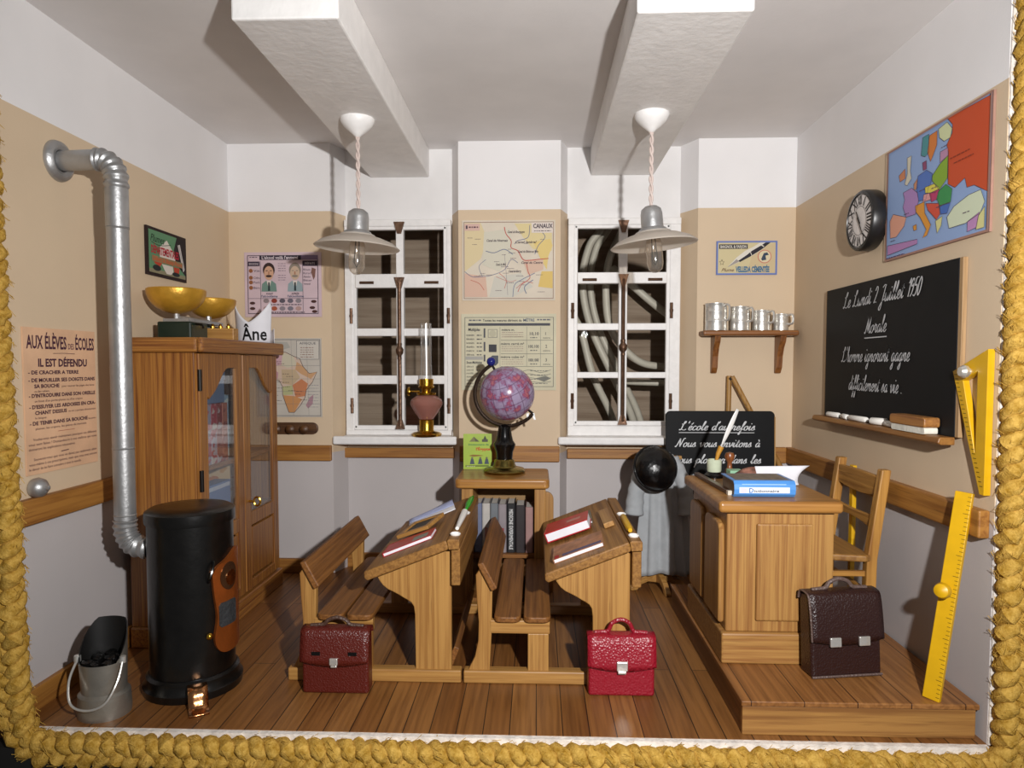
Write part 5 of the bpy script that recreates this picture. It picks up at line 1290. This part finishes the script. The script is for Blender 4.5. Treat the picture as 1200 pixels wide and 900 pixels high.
for k, s in enumerate(('Souvenez-vous que vous ne devez pas seulement obéir', 'vous-même à ces prescriptions, mais que vous avez encore', 'le devoir de les faire connaître à tout le monde.')): a.text(s, 7 if k == 0 else 2, 83 if k < 2 else 62, 154+k*5.5, 3, c)
sheet('rules_poster', 'salmon paper poster of school rules on the left wall', 'poster', (XL+.007, -1.578, 1.205), PI/2, w, h, a, P)

# green advert plaque
w, h = .385, .245; P = ink('#2a1d1c'); a = Art(w, h, 100, 64, [P])
a.rect(4, 4, 96, 60, '#5f8a66', 1); a.rect(4, 55, 96, 60, '#8a8468', 2); a.poly([(30, 24), (48, 12), (62, 24), (80, 42), (60, 44), (30, 40)], '#d8cfc4', 2)
a.poly([(74, 4), (96, 4), (96, 55), (70, 40), (66, 22)], '#262022', 2); a.poly([(76, 14), (82, 12), (94, 46), (90, 50)], '#cfc8c4', 3); a.line([(79, 14), (92, 47)], 1, '#77706e', 4)
a.poly([(34, 46), (62, 46), (64, 55), (56, 58), (46, 58), (40, 53)], '#d8cfc4', 3); a.poly([(14, 44), (36, 44), (30, 50), (18, 48)], '#b5432e', 3); a.poly([(64, 46), (80, 46), (78, 54), (66, 54)], '#b5432e', 3)
a.ell(22, 53, 10, 4, '#23282a', 3); a.ell(70, 56, 10, 3, '#23282a', 4); a.rect(10, 37, 88, 45, '#8a7a58', 4)
a.text('Plumes', 8, 42, 19, 10, '#1c2a22', shear=.35); a.line([(10, 20), (30, 22), (58, 17)], .8, '#1c2a22', 3, True)
a.text('DÉPARTEMENTALES', 9, 78, 34, 10, '#b01f33', 5, bold=.03); a.text('Gilbert & Blanzy-Poure', 12, 86, 43.5, 6, '#c65a32', 5, bold=.015)
o = sheet('advert_plaque', 'small green framed pen-nib plaque on the left wall above the scale', 'plaque', (XL+.013, -.757, 1.925), PI/2, w, h, a, P, t=.012)
# anti-alcohol chart
w, h = .495, .41; P = plain('mauve_paper', '#cdb6bd', .75, var=.06, vs=5); a = Art(w, h, 100, 84, [P]); c = '#352a3c'
a.frame(4, 4, 96, 80, .8, c); a.rect(20, 4, 74, 10, '#2f2936', 2); a.text("L'alcool voilà l'ennemi", 23, 70, 9, 4.2, '#d8ccd2', 3, bold=.02); a.rect(74, 4, 96, 10, '#7d6a86', 2)
a.dashes(7, 18, 6.5, .9, c, 3, 1); a.rect(5, 12, 20, 18, '#3a2f3e', 2); a.text('BOISSONS', 6.5, 18.5, 16.4, 2.6, '#cfc2c8', 3); a.rect(76, 11, 95, 18, '#3a2f3e', 2); a.text('MÉFAITS', 79, 92, 16.2, 3, '#cfc2c8', 3)
for v0, lab in ((24, 'Vin'), (33, 'Cidre'), (39, 'Poiré'), (46, 'Bière')): a.text(lab, 12, 20, v0+1.5, 3, c); a.ell(8.5, v0, 2.6, 2.6, '#8d5a3a', 3)
for cx, hair, coat, sk in ((32, '#3a2a28', '#6f8a80', '#c99f84'), (66, '#8a7f74', '#8fa0a4', '#c2a892')):   # two generic busts
    a.poly([(cx-10, 51), (cx-9, 41), (cx-4, 37), (cx+4, 37), (cx+9, 41), (cx+10, 51)], coat, 2); a.poly([(cx-3, 37), (cx+3, 37), (cx, 49)], '#d9cdc4', 3); a.poly([(cx-1, 39), (cx+1, 39), (cx+1.4, 50), (cx-1.4, 50)], '#2e3a3c', 4)
    a.ell(cx, 23, 7.8, 9.5, hair, 3); a.ell(cx, 27, 6.2, 9, sk, 4); a.ell(cx, 31, 4, 1.6, hair, 5); a.rect(cx-4, 23.5, cx-1.4, 24.5, hair, 5); a.rect(cx+1.4, 23.5, cx+4, 24.5, hair, 5); a.poly([(cx-.8, 25), (cx+.8, 25), (cx+1, 29), (cx-1, 29)], '#a8795e', 5)
a.text('AVANT', 28, 37, 55, 2.4, c, bold=.02); a.text("l'alcoolisme", 22, 43, 58.5, 3, '#3c4a66', bold=.02); a.text('APRÈS', 61, 71, 55, 2.4, c, bold=.02); a.text("l'alcoolisme", 56, 77, 58.5, 3, '#3c4a66', bold=.02)
for v0 in (15, 18, 21, 24, 30, 33, 36): a.dashes(44, 54, v0, .7, '#7a6a78', 3, 2)
for k, lab in enumerate(('Rhum', 'Kirsch', 'Absinthe', 'Bitter', 'Vermouth')): a.text(lab, 77, 86+(k % 2)*2, 24+k*4.6, 2.8, c)
a.poly([(88, 20), (93, 22), (92, 32), (90, 36), (87, 26)], '#7d5a50', 3)
for v0, cs in ((63, ('#8d7f80', '#8a3a30', '#5c5560', '#6b6470', '#8a8288')), (73, ('#a58a88', '#a5583f', '#8a8088', '#7a7480', '#b0908a'))):
    for k, cc_ in enumerate(cs): a.ell(28+k*10.5, v0, 3.8, 2.9, cc_, 3)
a.dashes(30, 74, 68, 1.1, c, 3, 4); a.dashes(30, 78, 78, 1.2, c, 3, 5)
for (u, v0) in ((10, 66), (10, 73), (90, 64), (88, 72), (91, 77)): a.ell(u, v0, 3.6, 1.9, '#4a2f2c', 3)
a.line([(4, 60), (96, 60)], .5, c); a.line([(21, 12), (21, 80)], .5, c); a.line([(76, 12), (76, 80)], .5, c)
sheet('school_chart', 'mauve temperance chart with two portraits on the left part of the back wall', 'poster', (-1.617, -.007, 1.858), 0, w, h, a, P)

# Africa map
w, h = .42, .505; P = plain('grey_map_paper', '#c2bbb0', .75, var=.05, vs=5); a = Art(w, h, 84, 101, [P]); c = '#4a4a52'
a.frame(1.5, 1.5, 82.5, 99.5, .6, c)
land = [(12, 22), (24, 17), (38, 18), (48, 23), (56, 26), (60, 36), (68, 45), (78, 43), (72, 56), (64, 66), (62, 76), (56, 86), (48, 95), (41, 95), (37, 84), (33, 72), (33, 62), (29, 54), (20, 52), (10, 52), (3, 42), (4, 32)]
a.poly(land, '#cdb6a4', 1)
for pts, cc_ in (([(12, 22), (24, 17), (34, 18), (32, 34), (18, 36), (6, 34)], '#c5a0a8'), ([(34, 18), (48, 23), (52, 34), (40, 38), (32, 34)], '#c8c0aa'), ([(4, 34), (18, 36), (28, 44), (27, 52), (10, 52), (3, 42)], '#b88e94'), ([(52, 30), (60, 36), (68, 45), (78, 43), (70, 52), (58, 46), (50, 40)], '#c49a72'),
                 ([(33, 62), (46, 60), (47, 72), (34, 73)], '#b4b485'), ([(46, 60), (58, 52), (66, 58), (62, 74), (50, 76)], '#c07e58'), ([(34, 73), (48, 74), (58, 78), (48, 95), (41, 95), (37, 84)], '#c58e5c'), ([(32, 40), (50, 40), (56, 50), (46, 60), (33, 58)], '#bfa98a')): a.poly(pts, cc_, 2)
a.line(land+[land[0]], .7, '#5c4a44', 3); a.poly([(68, 76), (73, 72), (72, 84), (66, 90), (63, 86)], '#a8838c', 2)
a.poly([(10, 4), (40, 5), (44, 12), (36, 14), (20, 12), (12, 14)], '#aaa8a0', 1)
for v0 in (35, 52, 68, 84): a.line([(2, v0), (82, v0)], .3, '#7d7a78', 4)
for u0 in (20, 45, 65): a.line([(u0, 2), (u0+2, 99)], .3, '#8d8a86', 4)
a.rect(52, 3, 81, 27, '#c8c2b8', 3); a.frame(52, 3, 81, 27, .4, c, 4); a.text('AFRIQUE', 56, 77, 8, 3, c, 5)
for k in range(5): a.dashes(57, 74, 12+k*3, .8, '#8a6a5c', 5, k)
for k in range(14): r = random.Random(k); u = r.uniform(12, 58); v0 = r.uniform(24, 82); a.dashes(u, u+9, v0, .6, '#5c4a44', 5, k)
for k in range(8): r = random.Random(k+50); a.dashes(66, 80, 60+k*4, .5, '#7a7880', 5, k)
sheet('wall_map', 'map of Africa on the back wall beside the bookcase', 'map', (-1.585, -.007, 1.265), 0, w, h, a, P)

# canals map
w, h = .585, .50; P = plain('cream_map_paper', '#d8cdbb', .75, var=.05, vs=5); a = Art(w, h, 110, 94, [P]); c = '#4a3f48'
a.frame(2, 2, 108, 92, .6, '#8a6a5c', 5); a.poly([(3, 3), (22, 3), (30, 22), (22, 45), (3, 60)], '#d8c79e', 1); a.poly([(3, 62), (28, 66), (30, 90), (3, 90)], '#d4b29e', 1); a.poly([(62, 4), (106, 4), (106, 36), (84, 34), (72, 20)], '#d9c896', 1)
a.poly([(84, 26), (104, 22), (107, 30), (102, 42), (100, 58), (92, 44)], '#dcc47e', 2); a.poly([(94, 60), (107, 60), (107, 80), (90, 78)], '#d8bb6e', 2); a.poly([(26, 14), (56, 10), (62, 40), (44, 60), (24, 52)], '#cfcab8', 1); a.poly([(38, 66), (70, 62), (84, 78), (60, 90), (32, 90)], '#cbc7ba', 1); a.poly([(72, 48), (96, 46), (96, 58), (78, 64)], '#d3b5a0', 2)
red = '#b8453a'; blu = '#66708c'
for pts, wd, cc_ in (([(50, 8), (52, 16), (58, 24), (58, 32), (66, 36), (72, 46), (80, 47), (90, 46), (102, 45)], .9, red), ([(76, 50), (78, 60), (80, 68), (70, 76), (66, 84)], .7, red), ([(10, 70), (20, 74), (26, 82)], .5, red), ([(44, 62), (52, 70), (50, 80)], .5, red), ([(40, 66), (56, 72), (64, 70)], .4, red), ([(84, 74), (74, 72), (64, 80)], .5, red),
                     ([(3, 60), (12, 66), (24, 66), (36, 64), (50, 58), (58, 46), (66, 50)], .6, blu), ([(28, 36), (38, 38), (50, 34), (60, 40)], .8, blu), ([(80, 6), (78, 20), (66, 24), (62, 28)], .7, blu), ([(24, 66), (20, 54), (28, 46)], .5, blu), ([(60, 90), (62, 76), (70, 70), (86, 62)], .7, blu), ([(92, 12), (98, 20), (90, 30), (86, 40)], .7, blu), ([(50, 40), (52, 60), (54, 88)], .4, '#8a7f86'), ([(76, 86), (74, 78), (84, 70)], .9, blu)): a.line(pts, wd, cc_, 3, True)
a.rect(82, 3, 108, 15, '#dcd0c6', 4); a.text('CANAUX', 84, 107, 9.5, 5, c, 6, bold=.03); a.dashes(85, 105, 12.8, .8, c, 5, 3); a.rect(3, 4, 21, 12, '#d2b0a4', 4); a.dashes(8, 20, 8, 1.6, '#5a3c48', 5, 4); a.rect(4.5, 6, 6.5, 10, c, 5)
for s, u0, u1, v in (('Canal de Bourgogne', 54, 74, 15), ('Canal de Nivernais', 29, 54, 25), ('Canal latéral', 63, 88, 27), ('Canal du Rhône au Rhin', 66, 90, 38), ('Canal du Centre', 70, 95, 51), ('Canal du Midi', 40, 52, 53), ('Canal du Berry', 55, 70, 61)): a.text(s, u0, u1, v, 2.7, c, 5, bold=.02, shear=.25)
for k in range(26): r = random.Random(k+9); u = r.uniform(5, 96); v0 = r.uniform(12, 88); a.dashes(u, u+r.uniform(4, 9), v0, .6, '#6a5a62', 4, k, .6, 1.8, .5)
sheet('wall_map', 'cream map of canals at the top of the middle pier between the windows', 'map', (-.178, -.007, 2.003), 0, w, h, a, P)

# metric chart
w, h = .60, .482; P = plain('greenish_paper', '#cfc9ae', .75, var=.05, vs=5); a = Art(w, h, 110, 90, [P]); c = '#46464a'
a.frame(4, 4, 107, 86, .5, c); a.text('Toutes les mesures dérivent du', 25, 70, 9, 2.8, c, bold=.02); a.text('MÈTRE', 72, 85, 9, 3.2, '#5a6478', bold=.02); a.dashes(9, 23, 7.5, 1.6, '#6a6a70', 3, 1); a.dashes(88, 104, 7, 1.6, '#6a6a70', 3, 2); a.rect(8, 11, 103, 14, '#4c4c52', 2)
a.text('Multiples', 8, 22, 20, 3.4, c, bold=.025, shear=.2)
for k, s in enumerate(('myriamètre', 'kilomètre', 'hectomètre', 'décamètre', 'mètre', 'déca')): a.text(s, 6, 15, 26+k*4.6, 2.3, c, bold=.01); a.dashes(18, 24, 25.2+k*4.6, 1.1, c, 3, k)
a.rect(5, 50, 25, 54, '#a9a7a0', 2); a.text('Sous-Multiples', 6, 24, 58.5, 2.8, c, bold=.025)
for k, s in enumerate(('déci', 'centi', 'milli', 'décimètre', 'centimètre', 'millimètre')): a.text(s, 6, 14, 63+k*4, 2.2, c); a.dashes(17, 22, 62.4+k*4, .9, '#7a7a78', 3, k)
for v0, v1 in ((17, 28), (33, 44), (48, 56)): a.rect(26, v0, 28, v1, '#55555a', 2)
a.frame(31, 18, 42, 28, .7, '#8d8a80', 2); a.ell(36.5, 23, 4, 4, '#b9b49c', 3); a.rect(32, 36, 41, 45, '#3f3f44', 2); a.poly([(33, 52), (36, 49), (43, 49), (43, 58), (40, 61), (33, 61)], '#565a60', 2)
for v0 in (31, 47, 62): a.line([(46, v0), (106, v0)], .5, '#77776f', 3)
for u0 in (45, 76, 92): a.line([(u0, 15), (u0, 62)], .4, '#8a8a80', 3)
a.text('mètre m.', 47, 62, 20, 2.6, c, bold=.015); a.text('mètre carré m²', 46, 73, 36.5, 2.8, c, bold=.015); a.text('mètre cube m³', 46, 73, 52, 2.8, c, bold=.015)
for k in range(12): v0 = (22, 24.5, 27, 38.5, 41, 43.5, 54, 56.5, 59)[k % 9]; a.dashes(47, 72, v0, .7, '#a08a80', 3, k, .8, 2.5)
for v0, s, n_ in ((25, '10,10', '1'), (40, '100,100', '2'), (56, '1000,1000', '3')): a.text(s, 78 if v0 > 30 else 79.5, 90, v0, 3.4, '#5a5a5c', bold=.02); a.dashes(80, 88, v0+3, 1.2, '#77776f', 3, 9); a.text(n_, 97.5, 99.5, v0, 3.6, c, fit=False); a.text('mètre', 95, 103, v0+4.2, 2, c)
for k in range(4): a.line([(70, 68+k*4.4), (80, 66+k*4.6), (92, 69+k*4), (104, 66+k*4.6)], .5, '#6a6a64', 3, True); a.dashes(80, 100, 67+k*5, .8, '#77776f', 3, k)
a.poly([(86, 76), (98, 73), (104, 76), (96, 80)], '#77776f', 3)
sheet('school_chart', 'greenish metric measures chart on the middle pier behind the globe', 'poster', (-.178, -.007, 1.428), 0, w, h, a, P)

# pen advert
w, h = .372, .208; P = ink('#8793c4'); a = Art(w, h, 72, 41, [P])
a.rect(2, 2, 70, 39, '#ccbf96', 1); a.poly([(44, 12), (70, 2), (70, 39), (36, 39)], '#c9b690', 2)
a.poly([(13, 32), (24, 20), (34, 12), (44, 7), (52, 2), (62, 2), (56, 9), (44, 17), (28, 25)], '#d9d4c8', 3); a.poly([(26, 24), (36, 17), (42, 12), (52, 6), (58, 2), (64, 2), (54, 10), (40, 19), (28, 25.5)], '#2b2830', 4); a.line([(50, 3), (56, 7)], 1.2, '#d9d4c8', 5); a.line([(40, 13), (42, 18)], .7, '#d9d4c8', 5)
a.poly([(13, 32), (24, 22), (27, 25)], '#9a938e', 4); a.rect(3, 4, 37, 9.5, '#38343a', 4); a.text('BAIGNOL & FARJON', 4.5, 35.5, 8.5, 3.4, '#d9d4c8', 5, bold=.02)
a.ell(57, 19, 8.2, 8.2, '#c47868', 5); a.ell(57, 19, 7.2, 7.2, '#d6c9a8', 6); a.poly([(53, 22), (56, 15), (60, 14), (62, 17), (58, 18), (59, 23), (54, 24)], '#3a4658', 7)
st = [(6.5+ (3.2 if i % 2 == 0 else 1.5)*math.sin(PI*i/5), 26-(3.6 if i % 2 == 0 else 1.7)*math.cos(PI*i/5)) for i in range(10)]; a.line(st+[st[0]], .5, '#5a4c3c', 4)
a.text('Plume', 6, 21, 37, 4, '#6a4a34', 5, shear=.4, bold=.01); a.text('VELLEDA CÉMENTÉE', 23, 63, 37.5, 6.4, '#4a7290', 5, bold=.05)
a.frame(0, 0, 72, 41, 1.6, '#6a7cb8', 6)
sheet('advert_plaque', 'small blue bordered pen advert above the shelf of tin cups', 'plaque', (1.30, -.009, 2.01), 0, w, h, a, P, t=.008)

# Europe map on the right wall
w, h = .715, .49; P = plain('red_brown_card', '#a07a6c', .6); a = Art(w, h, 120, 82, [P], L=.0007); c = '#5a4a5c'; a.rect(1, 1, 119, 81, '#8ea6cf', 0)
for cc_, ly, pts in (
    ('#c4502c', 1, [(75.3, 0.8), (118.5, 2.2), (118.5, 58.5), (109.6, 53.6), (105.0, 51.1), (97.9, 50.7), (95.5, 44.3), (85.6, 47.7), (77.9, 43.5), (77.4, 22.9), (75.3, 17.6), (81.0, 11.9), (81.0, 6.6)]),
    ('#4f8d92', 2, [(47.2, 3.9), (54.5, 3.9), (55.4, 16.2), (50.7, 18.0), (45.7, 15.7)]),
    ('#cf7c3c', 2, [(55.4, 5.3), (64.4, 4.9), (64.4, 14.3), (60.2, 20.1), (57.4, 23.2), (53.6, 15.7)]),
    ('#cdd3a6', 2, [(65.8, 4.5), (75.3, 3.1), (81.0, 8.9), (79.2, 14.3), (72.6, 14.5), (67.2, 10.5)]),
    ('#cfc9b4', 2, [(27.9, 12.1), (33.4, 12.0), (32.4, 22.7), (34.3, 28.2), (28.6, 31.8), (25.3, 30.1), (28.6, 23.3)]),
    ('#c8825c', 2, [(17.1, 21.9), (25.3, 19.0), (26.0, 26.0), (18.8, 26.7)]),
    ('#8a4a6a', 2, [(47.8, 21.2), (52.5, 21.0), (53.1, 26.8), (48.9, 26.9)]),
    ('#b68aa8', 2, [(68.6, 20.2), (76.9, 20.0), (77.4, 25.1), (68.6, 27.2)]),
    ('#5574b8', 2, [(42.6, 28.8), (53.1, 27.6), (60.2, 31.9), (58.8, 37.9), (55.9, 40.3), (53.1, 47.7), (44.2, 46.4), (41.1, 36.6)]),
    ('#86a838', 2, [(60.2, 33.5), (68.6, 28.0), (77.4, 25.1), (77.4, 39.6), (68.6, 45.0), (60.2, 36.7)]),
    ('#a884b8', 2, [(23.7, 35.7), (34.9, 35.1), (42.6, 40.3), (44.2, 46.4), (40.5, 54.7), (28.6, 54.2), (23.7, 46.0), (26.0, 41.4)]),
    ('#c58a6a', 2, [(37.4, 33.2), (42.0, 30.3), (42.6, 37.0), (38.0, 37.5)]),
    ('#dba088', 2, [(10.3, 48.3), (28.6, 54.2), (26.0, 60.1), (15.4, 65.9), (6.8, 65.3), (5.7, 52.6)]),
    ('#d8cc58', 3, [(51.9, 39.0), (63.0, 39.3), (68.6, 43.5), (64.4, 45.6), (52.5, 43.0)]),
    ('#d79a9a', 3, [(50.7, 43.6), (58.8, 44.2), (60.2, 49.0), (49.5, 48.5)]),
    ('#b6406a', 3, [(57.4, 44.4), (68.6, 44.3), (67.7, 50.3), (60.2, 50.9)]),
    ('#d8953c', 3, [(40.5, 48.9), (51.6, 48.6), (52.5, 56.4), (60.2, 65.9), (55.9, 72.3), (50.7, 73.0), (54.8, 68.1), (47.2, 58.5), (41.1, 53.1)]),
    ('#3f8f52', 3, [(68.0, 45.7), (76.1, 43.1), (83.1, 47.8), (81.8, 55.8), (69.9, 55.4), (66.1, 49.9)]),
    ('#cc5340', 3, [(53.6, 50.2), (68.6, 53.6), (70.5, 60.9), (66.6, 64.0), (55.9, 55.0)]),
    ('#4a6cb4', 3, [(69.9, 55.6), (81.5, 56.3), (78.4, 62.3), (71.3, 61.4)]),
    ('#cfd8bc', 3, [(78.4, 64.9), (85.6, 59.6), (100.3, 55.9), (111.9, 55.5), (115.9, 63.4), (111.9, 69.5), (97.9, 72.7), (81.0, 72.5)]),
    ('#b98ab8', 3, [(99.9, 72.1), (111.4, 68.7), (109.2, 77.4), (99.9, 78.3)]),
    ('#d3cf90', 4, [(110.7, 70.7), (116.3, 66.3), (116.3, 78.7), (108.5, 78.7)]),
    ('#d3cf90', 3, [(65.5, 64.6), (73.1, 63.0), (72.1, 69.0), (67.7, 73.1)]),
    ('#b083b4', 4, [(3.6, 70.4), (44.2, 72.7), (44.2, 75.9), (3.6, 77.6)]),
    ('#d8953c', 3, [(38.0, 62.5), (42.3, 62.0), (42.9, 65.9), (39.3, 66.0)]),
    ):
    a.poly(pts, cc_, ly); a.line(pts+[pts[0]], .35, '#4f4450', ly+1)
for k, (u0, v0) in enumerate(((80, 28), (84, 32))): a.dashes(u0, u0+20, v0, .8, '#8a3a26', 4, k)
for k, (u0, v0) in enumerate(((26, 52), (45, 40), (60, 42), (66, 56), (8, 68), (95, 66), (70, 18))): a.dashes(u0, u0+7, v0, .6, c, 5, k)
a.frame(0, 0, 120, 82, 1.5, '#a07a6c', 6); a.dashes(3, 28, 80, .7, '#5a3c66', 6, 2)
sheet('wall_map', 'coloured political map of Europe on the right wall above the blackboard', 'map', (XR-.010, -1.487, 2.06), -PI/2, w, h, a, P, t=.009)

bpy.context.view_layer.update()
